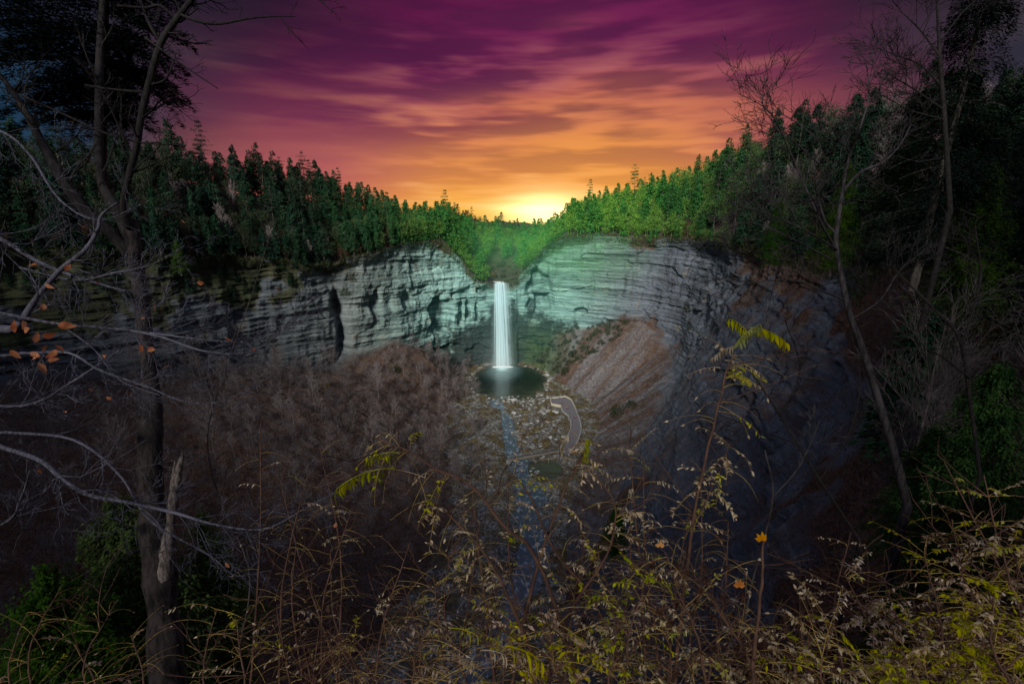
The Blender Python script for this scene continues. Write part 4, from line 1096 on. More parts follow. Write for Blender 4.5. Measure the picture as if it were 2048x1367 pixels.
# ------------------------------------------------------------------ visitors
def skinned(name, nodes, edges, mat, lvl=1):
    me_ = bpy.data.meshes.new(name); me_.from_pydata([n[0] for n in nodes], edges, []); o = bpy.data.objects.new(name, me_); COL.objects.link(o)
    md = o.modifiers.new('s', 'SKIN'); md.use_smooth_shade = True; o.modifiers.new('u', 'SUBSURF').levels = lvl
    sk = me_.skin_vertices[0].data if me_.skin_vertices else None
    if sk is None:
        bm__ = __import__('bmesh').new(); bm__.from_mesh(me_); bm__.verts.layers.skin.verify(); bm__.to_mesh(me_); bm__.free(); sk = me_.skin_vertices[0].data
    for i, n in enumerate(nodes): sk[i].radius = (n[1], n[2] if len(n) > 2 else n[1]); sk[i].use_root = (i == 0)
    dg = bpy.context.evaluated_depsgraph_get(); r = bpy.data.meshes.new_from_object(o.evaluated_get(dg)); r.name = name
    bpy.data.objects.remove(o); r.materials.clear(); r.materials.append(mat); return r
SKIN = simple_mat('skin', (.50, .32, .24), .6, .05); HAIR = simple_mat('hair', (.05, .03, .02), .7, .2)
def body_nodes(stride, arm):
    a = stride
    N = [((0, 0, .98), .13, .10), ((0, 0, 1.18), .12, .09), ((0, .01, 1.38), .16, .10), ((0, 0, 1.50), .055), ((0, 0, 1.58), .065, .08), ((0, -.01, 1.67), .08, .095),
         ((-.09, 0, .92), .085), ((-.10, -a * .5, .50), .058), ((-.10, -a + (.05 if a else 0), .08), .042), ((-.10, -a - .14, .03), .035),
         ((.09, 0, .92), .085), ((.10, a * .35, .50), .058), ((.10, a + .03, .08), .042), ((.10, a - .13, .03), .035),
         ((-.19, .01, 1.42), .055), ((-.24, arm * .4, 1.14), .042), ((-.24, -arm * .6 - .05, .90), .032), ((-.24, -arm * .6 - .08, .80), .03),
         ((.19, .01, 1.42), .055), ((.24, -arm * .4, 1.14), .042), ((.24, arm * .5 - .05, .90), .032), ((.24, arm * .5 - .08, .80), .03)]
    E = [(0, 1), (1, 2), (2, 3), (3, 4), (4, 5), (0, 6), (6, 7), (7, 8), (8, 9), (0, 10), (10, 11), (11, 12), (12, 13), (2, 14), (14, 15), (15, 16), (16, 17), (2, 18), (18, 19), (19, 20), (20, 21)]
    return N, E
def sub(N, E, ids, grow):
    mp = {k: i for i, k in enumerate(ids)}; return [(N[k][0], *[r + grow for r in N[k][1:]]) for k in ids], [(mp[a], mp[b]) for a, b in E if a in mp and b in mp]
POSE = []
for st_, ar in ((0.0, .05), (.26, .22)):
    N, E = body_nodes(st_, ar); POSE.append((N, E, skinned('body', N, E, SKIN), skinned('hair', [((0, .03, 1.72), .085, .09), ((0, .05, 1.64), .07, .07)], [(0, 1)], HAIR)))
CM = {}
def cloth(c):
    if c not in CM: CM[c] = simple_mat('cloth', c, .9, .12)
    return CM[c]
def person(px, py, walk, rz, jacket, trousers, lab, zz=ZP, h=1.0):
    N, E, bm1, hm = POSE[walk]; e = empty('person', G(px, py, zz), lab, 'person'); e.rotation_euler[2] = rz; e.scale = (h,) * 3
    link('body', bm1, e); link('hair', hm, e)
    a, b = sub(N, E, [2, 1, 0, 14, 15, 16, 18, 19, 20], .03); link('jacket', skinned('jacket', a, b, cloth(jacket)), e)
    a, b = sub(N, E, [0, 6, 7, 8, 10, 11, 12], .02); link('trousers', skinned('trousers', a, b, cloth(trousers)), e)
NAVY, BLK, ORG, RED, BLU, GRY = (.03, .04, .10), (.02, .02, .025), (.85, .38, .03), (.55, .05, .05), (.05, .22, .50), (.15, .15, .17)
for a in [(1104, 799.5, 0, .3, BLK, BLK, 'person in black standing at the corner of the viewing platform parapet'),
          (1118, 798, 0, 0, NAVY, GRY, 'person in dark blue leaning at the middle of the platform parapet'),
          (1127, 797, 0, -.3, BLU, BLK, 'person in bright blue jacket at the pool end of the parapet'),
          (1120.5, 808, 0, .2, GRY, BLK, 'person in grey, left of a pair facing the waterfall'),
          (1124.5, 808, 0, -.2, NAVY, BLK, 'person in navy, right of a pair facing the waterfall'),
          (1133, 817, 1, 2.9, ORG, NAVY, 'person in orange jacket walking down the stone path'),
          (1136, 818, 1, 3.1, NAVY, BLK, 'person in dark blue walking beside the orange jacket'),
          (1148, 836, 1, 3.0, NAVY, BLK, 'person in navy walking beside a red jacket on the path'),
          (1151.5, 836.5, 1, 3.0, RED, NAVY, 'person in dark red jacket walking near the outer wall'),
          (1143.5, 843, 0, 1.2, (.6, .15, .25), BLU, 'person in pink top standing by the stream side wall'),
          (1064, 911, 1, 1.6, RED, BLK, 'person in red jacket crossing the footbridge', 2.28)]:
    person(*a)
# ================================================================== near trees and the shrubs under the lookout
GI = np.nonzero((SPf > 1.5) & (SPf < 5) & (TPf > CUM[22]))[0]; GXY = VP[GI]
def ground(x, y):
    j = np.argmin((GXY[:, 0] - x) ** 2 + (GXY[:, 1] - y) ** 2); return float(GXY[j, 2])
M['silver'] = bark_mat('silvery twig bark', (.04, .04, .05), (.16, .155, .20), 12.0, .4)
M['barktan'] = bark_mat('rough grey brown trunk bark', (.010, .008, .008), (.065, .052, .050), 3.2, 1.0)
M['barkm'] = bark_mat('slope tree bark', (.016, .014, .015), (.06, .052, .057), 3.0)
M['barkd'] = bark_mat('dark wet bark', (.010, .008, .008), (.030, .026, .026), 7.0)  # colour darkened so the upper trunks and limbs read as silhouettes
M['snag'] = bark_mat('bleached broken wood', (.07, .055, .045), (.30, .25, .23), 9.0, .8)
M['beech'] = foliage_mat('dry beech leaf', (.30, .08, .012), (.80, .36, .14), var=(.01, .2), trans=.35, near=8)
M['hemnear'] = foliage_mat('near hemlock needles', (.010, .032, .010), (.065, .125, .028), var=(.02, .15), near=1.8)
M['hemdark'] = foliage_mat('shaded hemlock needles', (.004, .010, .008), (.012, .022, .016), var=(.01, .1), near=1.8, trans=.1)  # darker copy of the near needles, with shade put into the colour
M['cedar'] = foliage_mat('cedar scale leaves', (.016, .040, .006), (.075, .14, .018), var=(.02, .1), near=2.2)
M['rachis'] = simple_mat('olive yellow stalks', (.60, .43, .10), .7, .35, 6.0, (.32, .19, .08))
M['stemd'] = simple_mat('dark shrub stem', (.17, .09, .062), .7, .4, 12.0)
M['leafy'] = foliage_mat('yellow green leaflets', (.36, .40, .03), (.72, .68, .07), var=(.02, .15), trans=.4, near=10)
M['leafp'] = foliage_mat('pale withered leaflets', (.45, .33, .18), (.88, .74, .54), var=(.02, .2), trans=.35, near=10)
M['orange'] = foliage_mat('orange leaf', (.75, .26, .01), (.95, .42, .02), var=(.01, .1), trans=.4, near=20)
M['seed'] = simple_mat('dry brown seed head', (.10, .045, .025), .9, .5, 20.0, (.04, .02, .015))

def smooth_line(pts, n=None):
    p = np.array(pts, float); m = len(p); n = n or max(8, m * 4)
    t0 = np.arange(m); t1 = np.linspace(0, m - 1, n); out = []
    for c_ in range(p.shape[1]):
        y = p[:, c_]; sl = np.gradient(y); i = np.clip(t1.astype(int), 0, m - 2); h = t1 - i
        out.append((2 * h**3 - 3 * h**2 + 1) * y[i] + (h**3 - 2 * h**2 + h) * sl[i] + (-2 * h**3 + 3 * h**2) * y[i + 1] + (h**3 - h**2) * sl[i + 1])
    return np.stack(out, 1)
def img_line(pts):
    """pts: (px, py, d, width px) -> world points and radii"""
    s = smooth_line(pts); w = np.array([Q(a, b, d) for a, b, d, _ in s]); r = np.maximum(s[:, 3] * s[:, 2] / F / 2, .0015)
    return w, r
def twiggy(mb, w, r, n, L, depth=2, kids=(4, 3), rmin=.003, spread=.8, up=.3, start=.15, wig=.16, tips=None, bias=None):
    for i in range(n):
        q = random.uniform(start, .99); j = q * (len(w) - 1); a = int(min(j, len(w) - 2)); p = w[a] + (w[a + 1] - w[a]) * (j - a); dd = unit(w[a + 1] - w[a])
        sd = RNG.normal(0, 1, 3); sd -= dd * (sd @ dd); sd = unit(sd); d = unit(dd * .8 + sd * spread + (bias if bias is not None else 0))
        branching(mb, p, d, L * random.uniform(.5, 1.2) * (1.2 - .5 * q), max(rmin * 1.3, r[a] * .42), depth, kids, .7, 3, rmin, up, 4, wig, (.2, .95), .58, tips)
def add_leaves(mb, pts, dirs, L, W, droop=.6):
    n = len(pts)
    if n: mb.leaves(pts, dirs + np.array([0, 0, -droop]) + RNG.normal(0, .4, (n, 3)), RNG.normal(0, 1, (n, 3)), L * rnd(n, .7, 1.2), W * rnd(n, .7, 1.2), bend=.15)

# ---- the big crooked tree at the left
bt = empty('crooked_tree', (-5.6, 5.4, 101), 'thick dark crooked tree rising through the left side with a fork at cliff height', 'tree')
def rel(w): return w - np.array(bt.location)
D0 = 7.0
mb = MB()
w, r = img_line([(352, 1700, D0, 120), (345, 1520, D0, 100), (335, 1367, D0, 90), (324, 1200, D0, 80), (314, 1085, D0, 94), (304, 1000, D0, 68), (300, 900, D0, 58), (304, 830, D0, 60), (300, 750, D0, 42), (291, 680, D0, 37), (283, 600, D0, 37), (270, 530, D0, 35), (268, 480, D0, 36), (262, 440, D0, 38)])
w = np.concatenate([[w[0] + np.array([.3, .3, -6.5])], w]); r = np.concatenate([[r[0] * 1.35], r])
r = r * .64 * (1 + .16 * vn(np.arange(len(r)) * .6, seed=5))
mb.tube(rel(w), r, 14)
tm = mb.build('trunk', M['barktan'], bt, True)
for pts in [[(268, 500, D0, 30), (246, 440, D0, 30), (222, 400, D0, 24), (204, 365, 7.1, 19), (198, 300, 7.2, 19), (198, 200, 7.4, 18), (200, 100, 7.7, 17), (206, 0, 8, 15), (212, -160, 8.3, 12)],
            [(268, 520, D0, 26), (225, 468, 6.9, 30), (180, 430, 6.8, 30), (140, 380, 6.7, 28), (108, 330, 6.7, 24), (84, 285, 6.8, 20), (58, 235, 6.9, 16), (30, 190, 7, 13), (0, 150, 7, 10)]]:
    w, r = img_line(pts); r = r * .78; mb = MB(); mb.tube(rel(w), r, 9); twiggy(mb, rel(w), r * .7, 14, .9, 2, (4, 3), .003, start=.3); mb.build('limb', M['barkd'], bt, True)
w, r = img_line([(256, 455, 6.9, 16), (247, 410, 6.8, 13), (258, 350, 6.8, 12), (274, 290, 6.8, 12), (281, 240, 6.8, 12), (296, 175, 6.8, 13), (320, 90, 6.8, 12), (352, 40, 6.8, 11), (385, -2, 6.8, 10), (430, -60, 6.8, 8)])
mb = MB(); mb.tube(rel(w), r, 7); twiggy(mb, rel(w), r, 16, .75, 2, (4, 2), .004, start=.15, up=.1)
for pts in [[(362, 30, 6.8, 6), (400, 44, 6.7, 6), (440, 48, 6.7, 5), (500, 37, 6.6, 4), (550, 33, 6.6, 3), (590, 33, 6.6, 2)], [(562, 34, 6.6, 2.5), (578, 58, 6.6, 2), (596, 76, 6.6, 1.5)],
            [(322, 86, 6.8, 8), (300, 50, 6.7, 7), (284, 10, 6.7, 6), (270, -40, 6.7, 5)], [(290, 75, 6.8, 4), (330, 105, 6.7, 4), (380, 140, 6.6, 3), (436, 177, 6.6, 2)],
            [(352, 38, 6.8, 7), (320, 12, 6.7, 7), (290, 16, 6.7, 6), (235, 12, 6.6, 6)], [(300, 170, 6.8, 5), (330, 160, 6.8, 4), (345, 130, 6.8, 3), (352, 105, 6.8, 2)],
            [(292, 185, 6.8, 6), (255, 182, 6.8, 6), (215, 178, 6.8, 5), (170, 170, 6.8, 4)], [(262, 345, 6.8, 3), (320, 290, 6.8, 3), (290, 285, 6.8, 2)], [(40, 190, 6.8, 5), (120, 225, 6.8, 5), (200, 262, 6.8, 4), (280, 285, 6.8, 4), (365, 290, 6.8, 2)],
            [(660, -5, 7, 3), (640, -30, 7, 4)], [(630, -8, 7, 3), (666, 24, 7, 1.6)]]:
    w2, r2 = img_line(pts); mb.tube(rel(w2), r2, 5); twiggy(mb, rel(w2), r2, 4, .28, 1, (2,), .0035, start=.2)
mb.build('limb', M['barkd'], bt, True)
w, r = img_line([(322, 1180, 6.95, 30), (334, 1110, 6.9, 28), (341, 1050, 6.85, 22), (348, 990, 6.8, 18), (356, 945, 6.8, 15), (364, 912, 6.8, 6), (366, 903, 6.8, 1)])
mb = MB(); mb.tube(rel(w), r * (1 + .25 * vn(np.arange(len(r)) * 1.9, seed=8)), 7)
w, r = img_line([(335, 1080, 6.85, 12), (345, 970, 6.8, 9), (349, 930, 6.8, 3), (350, 920, 6.8, 1)]); mb.tube(rel(w), r, 5)
mb.build('broken_stub', M['snag'], bt)

# ---- hemlock crown at the top left, on its own stem
hm_ = empty('hemlock', Q(205, 330, 8.6), 'black needled hemlock filling the top left corner', 'tree')
hl = np.array(hm_.location); mb = MB(); w, r = img_line([(338, 1500, 8.6, 34), (306, 950, 8.6, 30), (296, 720, 8.6, 24), (284, 580, 8.6, 20), (262, 470, 8.6, 20), (214, 390, 8.6, 20), (203, 330, 8.6, 18), (204, 200, 8.6, 20), (206, 60, 8.6, 18), (210, -200, 8.6, 12), (212, -420, 8.6, 4)]); 
w = np.concatenate([[w[0] + np.array([.1, .2, -8])], w]); r = np.concatenate([[r[0] * 1.5], r]); mb.tube(w - hl, r, 8)
lf = MB()
for i in range(210):
    py = random.uniform(-420, 150) if i < 150 else random.uniform(150, 235); c_ = np.array(Q(205, py, 8.6)); az = random.uniform(0, 6.28)
    L = random.uniform(.5, 1.15) * (1.0 + (.35 if py > -250 else 0)); 
    if math.cos(az) < 0: L *= 2.1
    if py > 150: L *= .55
    o = np.array([math.cos(az), math.sin(az), 0]); s = np.linspace(0, 1, 6)[:, None]; bl_ = c_ + o * L * s + np.array([0, 0, 1]) * (.1 * s - .45 * s ** 2) * L
    mb.tube(bl_ - hl, np.linspace(.018, .003, 6), 3)
    m_ = int(300 * L); t_ = rnd(m_, .08, 1); q = np.stack([np.interp(t_, s[:, 0], bl_[:, k]) for k in range(3)], 1); pr_ = np.array([-o[1], o[0], 0]); sd = rnd(m_, -1, 1)
    q = q + pr_ * (sd * (1.1 - t_) * .38 * L)[:, None]; q[:, 2] += RNG.normal(0, .03, m_) - .06 * np.abs(sd)
    d_ = o * .9 + pr_ * (np.sign(sd) * .8)[:, None] + RNG.normal(0, .25, (m_, 3)); lf.leaves(q - hl, d_, np.stack([RNG.normal(0, .5, m_), RNG.normal(0, .5, m_), np.ones(m_)], 1), .11 * rnd(m_, .6, 1.4), .024)
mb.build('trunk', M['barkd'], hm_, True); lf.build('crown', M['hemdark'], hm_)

# ---- beech reaching in from the left edge
be = empty('beech_tree', (-7.6, 3.2, 104), 'silvery beech whose bare twigs and few orange leaves sweep in from the left edge', 'tree')
bel = np.array(be.location); mb = MB(); w, r = img_line([(-330, 1900, 5.0, 120), (-320, 1400, 5.0, 90), (-300, 900, 5.0, 70), (-310, 500, 5.0, 55), (-330, 100, 5.0, 40), (-350, -300, 5.0, 20)]); w = np.concatenate([[w[0] - np.array([0, 0, 6])], w]); r = np.concatenate([[r[0] * 1.2], r])
mb.tube(w - bel, r, 10); mb.build('trunk', M['bark'], be, True)
tips = []
LIMBS = [([(-310, 420, 5, 24), (-100, 440, 4.6, 16), (0, 477, 4.4, 12), (80, 525, 4.3, 11), (160, 556, 4.2, 8), (250, 582, 4.2, 5)], 12, .7),
         ([(-300, 640, 5, 22), (-80, 620, 4.2, 14), (0, 626, 3.6, 9), (100, 645, 3.5, 8), (200, 655, 3.4, 7), (270, 662, 3.4, 7), (330, 676, 3.4, 6), (400, 700, 3.4, 5), (470, 707, 3.4, 4), (530, 690, 3.4, 3), (580, 640, 3.4, 2)], 16, .55),
         ([(300, 665, 3.4, 5), (380, 676, 3.4, 4), (450, 682, 3.4, 4), (520, 680, 3.4, 3), (590, 640, 3.4, 2), (615, 605, 3.4, 1.6)], 8, .35),
         ([(-300, 800, 5, 26), (-100, 850, 4.6, 18), (0, 892, 4.3, 12), (80, 920, 4.2, 12), (130, 962, 4.2, 11), (180, 990, 4.2, 11), (250, 1003, 4.2, 9), (350, 1025, 4.2, 8), (430, 1048, 4.2, 6), (530, 1057, 4.2, 5), (620, 1010, 4.2, 3), (690, 975, 4.2, 2)], 20, .7),
         ([(-300, 700, 5, 20), (-60, 800, 4.5, 10), (0, 812, 4.4, 8), (70, 806, 4.3, 8), (150, 760, 4.3, 6), (240, 700, 4.3, 4)], 14, .6),
         ([(-280, 560, 5, 18), (-60, 700, 4.5, 10), (60, 705, 4.2, 7), (140, 706, 4.1, 6), (200, 740, 4.1, 6), (300, 775, 4.1, 5), (360, 800, 4.1, 4), (430, 805, 4.1, 3), (520, 770, 4.1, 2)], 14, .6),
         ([(-240, 900, 5, 20), (-40, 680, 4.3, 24), (30, 655, 4.1, 20), (70, 600, 4.1, 14), (120, 540, 4.1, 12), (170, 500, 4.1, 11), (195, 460, 4.1, 10), (203, 430, 4.1, 7), (235, 405, 4.1, 4)], 4, .4),
         ([(-300, 760, 5, 16), (-60, 855, 4.6, 9), (30, 865, 4.5, 8), (150, 880, 4.4, 7), (240, 950, 4.4, 6), (300, 1040, 4.4, 5), (420, 1110, 4.4, 4), (470, 1150, 4.4, 3), (540, 1140, 4.4, 2)], 14, .6),
         ([(-320, 300, 5, 18), (-100, 250, 4.8, 9), (0, 262, 4.7, 6), (60, 310, 4.6, 6), (120, 400, 4.6, 5), (200, 440, 4.6, 3), (300, 400, 4.6, 2)], 12, .6),
         ([(40, 535, 4.3, 6), (150, 560, 4.2, 5), (230, 545, 4.1, 5), (300, 530, 4.1, 3), (370, 490, 4.1, 2)], 8, .4),
         ([(-200, 1100, 5, 16), (0, 1050, 4.5, 8), (40, 1000, 4.5, 5), (60, 940, 4.5, 3)], 8, .5),
         ([(130, 655, 3.4, 4), (190, 700, 3.3, 3.5), (240, 760, 3.3, 3), (320, 790, 3.3, 2)], 6, .3)]
for pts, n, L in LIMBS:
    w, r = img_line(pts); mb = MB(); r = r * .75; mb.tube(w - bel, r, 7)
    twiggy(mb, w - bel, r * .8, int(n * 1.7), L, 2, (4, 3), .0021, start=.3, up=.28, wig=.22, tips=tips); mb.build('limb', M['silver'], be, True)
mb = MB(); P_ = []; D_ = []
for (px, py, d) in [(60, 655, 2.9), (45, 640, 2.9), (85, 672, 2.9), (95, 690, 2.9), (110, 690, 2.9), (70, 685, 2.9), (60, 705, 2.9), (80, 712, 2.9), (95, 720, 2.9), (20, 700, 2.9), (30, 665, 2.9), (115, 700, 2.9), (75, 725, 2.9), (285, 690, 3.3), (310, 700, 3.3), (88, 607, 3.3), (90, 567, 3.6), (130, 540, 3.6), (75, 530, 3.5), (312, 610, 4), (450, 672, 3.3), (408, 565, 3.6)]:
    P_.append(np.array(Q(px, py, d)) - bel); D_.append(np.array([random.uniform(-.8, 1), 0, random.uniform(-.8, .3)]))
P_ = np.array(P_); D_ = np.array(D_)
def real_leaf(mb, p, d, nrm, L, W, m=0):
    """ovate leaf folded along the midrib and curled at the tip"""
    d = unit(d); s = unit(np.cross(d, nrm)); u = np.cross(s, d); v = []
    for t_, w_ in ((0, .02), (.2, .7), (.42, 1), (.7, .72), (.88, .3), (1, .01)):
        c_ = p + d * L * t_ - u * L * .25 * t_ * t_
        v += [c_ + s * W * .5 * w_ + u * W * .18 * w_, c_, c_ - s * W * .5 * w_ + u * W * .18 * w_]
    f = []
    for i in range(5): f += [(i * 3, i * 3 + 1, i * 3 + 4, i * 3 + 3), (i * 3 + 1, i * 3 + 2, i * 3 + 5, i * 3 + 4)]
    mb.raw(v, f, m)
for p, d in zip(P_, D_): real_leaf(mb, p, d, RNG.normal(0, 1, 3) + np.array([0, -1, .4]), random.uniform(.06, .085), random.uniform(.034, .045))
real_leaf(mb, np.array(Q(115, 650, 2.9)) - bel, np.array([1, .1, -.05]), np.array([0, -1, .5]), .095, .052)
for (p, d) in random.sample(tips, 16): real_leaf(mb, p, d + np.array([0, 0, -.5]), RNG.normal(0, 1, 3), random.uniform(.04, .07), .03)
mb.build('leaves', M['beech'], be)

# ---- bare trees on the near right slope
def image_tree(name, lines, d, label, mat, ntw, Ltw, extra_base=4.0, kids=(4, 3), rmin=.008, leaves=None):
    w0 = np.array(Q(lines[0][0][0], lines[0][0][1], d)); e = empty(name, tuple(w0 - np.array([0, 0, extra_base])), label, 'tree'); el_ = np.array(e.location)
    for k, ln in enumerate(lines):
        w, r = img_line([(a, b, d + (c_[0] if (c_ := rest[:-1]) else 0), rest[-1]) for (a, b, *rest) in ln]); mb = MB()
        if k == 0: w = np.concatenate([[w[0] - np.array([0, 0, extra_base])], w]); r = np.concatenate([[r[0] * 1.2], r])
        r = r * .44; mb.tube(w - el_, r, 8 if k == 0 else 6)
        if k: twiggy(mb, w - el_, r, ntw, Ltw, 2, kids, rmin, start=.2, up=.25, wig=.15)
        mb.build('trunk' if k == 0 else 'limb', mat, e, True)
    return e
image_tree('bare_tree', [[(1815, 1010, 36), (1795, 930, 34), (1772, 850, 32), (1745, 760, 30), (1722, 690, 28), (1700, 630, 26), (1684, 560, 23), (1672, 490, 20), (1676, 440, 18), (1684, 390, 15)],
    [(1684, 390, 14), (1690, 350, 13), (1700, 310, 11), (1722, 250, -1, 9), (1738, 190, -1, 6), (1733, 130, -1, 3)], [(1680, 390, 13), (1720, 345, 1, 12), (1765, 325, 1, 10), (1800, 290, 1, 8), (1822, 250, 2, 5)],
    [(1674, 470, 12), (1645, 430, 10), (1628, 330, -1, 8), (1640, 290, -1, 7), (1600, 250, -1, 5), (1540, 215, -1, 3)], [(1672, 500, 12), (1640, 440, -1, 10), (1600, 350, -1, 8), (1570, 280, -1, 6), (1535, 220, -2, 5), (1475, 187, -2, 2)],
    [(1690, 600, 10), (1640, 580, -1, 8), (1580, 560, -2, 6), (1480, 570, -3, 4), (1400, 600, -3, 2)], [(1676, 500, 9), (1610, 460, -2, 7), (1540, 430, -2, 5), (1470, 410, -3, 3)], [(1700, 640, 9), (1760, 600, 1, 7), (1800, 540, 1, 5), (1850, 500, 2, 3)],
    [(1640, 330, 6), (1535, 230, -1, 4), (1527, 180, -1, 2)], [(1655, 470, 8), (1620, 390, -2, 7), (1570, 385, -2, 5), (1520, 400, -2, 3)], [(1665, 520, 8), (1570, 470, -2, 6), (1500, 445, -2, 5), (1440, 460, -2, 3)]], 18.0,
    'large leafless tree with leaning trunk and spreading limbs against the right skyline', M['barkm'], 13, 2.1, 5, rmin=.009)
image_tree('bare_tree', [[(1720, 1080, 14), (1640, 960, 13), (1560, 830, 11), (1500, 740, 8)], [(1640, 960, 8), (1700, 860, 7), (1720, 760, 5), (1700, 660, 3)], [(1560, 830, 7), (1600, 740, 6), (1570, 640, 4)], [(1600, 890, 6), (1520, 860, -1, 5), (1440, 830, -1, 3)]], 13.0,
    'slim dark leaning tree crossing the blue grey cliff in the lower right', M['barkd'], 10, 1.2, 5, rmin=.006)
image_tree('bare_tree', [[(1960, 950, 16), (1940, 800, 15), (1920, 680, 13), (1870, 620, 11), (1790, 540, 8)], [(1925, 690, 9), (1960, 560, 8), (1950, 450, 5)], [(1870, 620, 8), (1780, 610, -1, 6), (1700, 560, -1, 4)], [(1945, 760, 8), (1860, 700, -1, 6), (1780, 700, -1, 3)]], 16.0,
    'dark forked bare tree on the leaf strewn bank at the right edge', M['barkd'], 10, 1.8, 4, rmin=.008)
image_tree('bare_tree', [[(1900, 420, 22), (1890, 250, 18), (1880, 120, 14), (1875, 20, 10), (1872, -60, 7), (1866, -150, 2)], [(1890, 180, 8), (1840, 130, 7), (1790, 110, 5), (1752, 95, 3)], [(1885, 120, 8), (1840, 60, 6), (1800, 20, 4), (1770, -20, 3)], [(1888, 220, 8), (1830, 180, 6), (1780, 150, 4)], [(1882, 80, 7), (1930, 20, 5), (1980, -20, 3)], [(1890, 240, 7), (1820, 220, 5), (1765, 190, 3)]], 22.0,
    'thin twigged bare tree silhouetted at the top right', M['barkd'], 14, 2.6, 6, kids=(5, 4), rmin=.010)
for i, (a, lab) in enumerate([([[(1500, 1180, 9), (1545, 1000, 8), (1530, 900, 6)], [(1540, 1000, 5), (1600, 930, 4), (1640, 840, 3)]], 'thin sapling with few twigs in front of the grey shale face'),
                              ([[(470, 1330, 8), (500, 1150, 7), (440, 1000, 6), (415, 880, 5), (440, 770, 5), (500, 600, 4), (540, 470, 2)], [(430, 800, 4), (400, 730, 4), (380, 690, 3)], [(440, 770, 4), (500, 720, 3), (550, 700, 2)]], 'slender sapling rising between crooked tree and brown slope')]):
    image_tree('sapling', a, 8.0, lab, M['bark'], 8, .6, 3, rmin=.004)

# ---- bare trees, saplings and hemlocks standing on the right hillside
def nearscatter(mask, n, md): return scatter(mask, n, md, {})
hb_ = (TPf > c[26]) & (TPf < c[33]) & (SPf > 2.15) & (SPf < 4.05) & seen(250) & (PDf > 22)
NB = []; M['twigd'] = simple_mat('dark bare twigs', (.16, .135, .14), .9, .4, 1.5, (.08, .066, .068))
for i, h in enumerate([11, 14, 9]):
    tr, cr = bare_tree(h, .12, (16, 7, 5), .011, .75); NB.append(make_tree('bare_tree', h, cr, M['twigd'], tr, M['twigd']))
def rl(j):
    return 'leafless tree in the dark thicket on the right hillside, ' + ('close to the viewer' if PDf[j] < 60 else 'farther along the slope')
for j in nearscatter(hb_, 105, 4.6): plant('bare', j, rl(j), 'leafless trees on the right hillside', .8, 1.2, proto=random.choice(NB))
brush('brush', (TPf > c[26]) & (TPf < c[33]) & (SPf > 1.9) & (SPf < 3.6) & seen(100) & (PDf > 16), 34000, 1.5, .035, M['brushd'], 'tangled leafless undergrowth on the steep right hillside', .8, .3, .7)
NH = []
for i, (h, rr_) in enumerate([(15, 4.0), (11, 3.4)]):
    NH.append(make_tree('hemlock', h, conifer_crown(h, .04, rr_, 260, 150, .24, .055, droop=.3), M['hemnear'], trunk_mb(h, .2, boughs=60, base=.05, rad=rr_)))
def stand(px, py, d, top, proto, label, s=None, mat=None, rz=None, sxy=1.0):
    """a tree whose tip shows at px, py from distance d, rooted on the land below"""
    x, y, zt = Q(px, py, d); g = ground(x, y); h0 = proto['h']; zz = zt - h0 * (s or 1) if top else g
    o = copy_tree(proto, (x, y, zz), rz if rz is not None else random.uniform(0, 6.28), (s or 1) * 1.0, label)
    o.scale = ((s or 1) * sxy, (s or 1) * sxy, s or 1); o['category'] = 'tree'; del o['h']
    if mat:
        for ch in o.children:
            if ch.name.startswith('crown'): ch.data = ch.data.copy(); ch.data.materials[0] = mat
    return o
for a in [(2010, 735, 17, 1, NH[1], 'green hemlock with feathery boughs low at the right edge', .95), (1875, 860, 21, 1, NH[1], 'smaller hemlock in front of the leaning trunk at lower right', .6),
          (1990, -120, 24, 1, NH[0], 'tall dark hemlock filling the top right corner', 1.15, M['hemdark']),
          (1835, 190, 30, 1, NH[0], 'hemlock with bright green boughs below the right skyline', .5), (1700, 330, 60, 1, NH[0], 'hemlock behind the large bare tree on the right slope', .9),
          (1985, 330, 26, 1, NH[1], 'yellowish green hemlock half way down the right edge', .8), (1560, 400, 95, 1, NH[0], 'green hemlock at the near end of the right rim', .9),
          (1800, 1180, 15, 1, NH[1], 'low hemlock among the withered shrubs at bottom right', .35), (1235, 1015, 70, 1, NH[1], 'small dark green conifer standing beside the stream far below', .8)]:
    stand(*a)
CED = make_tree('cedar', 9, conifer_crown(9, .02, 3.3, 260, 120, .17, .065, droop=-.12, power=.62, lift=.2), M['cedar'], trunk_mb(9, .15, boughs=70, base=.04, rad=3.0), M['silver'])
stand(232, 1015, 12.5, 1, CED, 'bushy green cedar behind the crooked trunk at bottom left', 1.0)
stand(85, 1150, 10.5, 1, CED, 'lower cedar spilling out of the bottom left corner', .8)
stand(405, 1035, 14.5, 1, CED, 'narrow cedar half hidden right of the crooked trunk', .8, sxy=.55)
stand(350, 480, 70, 1, NH[1], 'yellow green sapling hemlock on the far bank beside the trunk', .45)

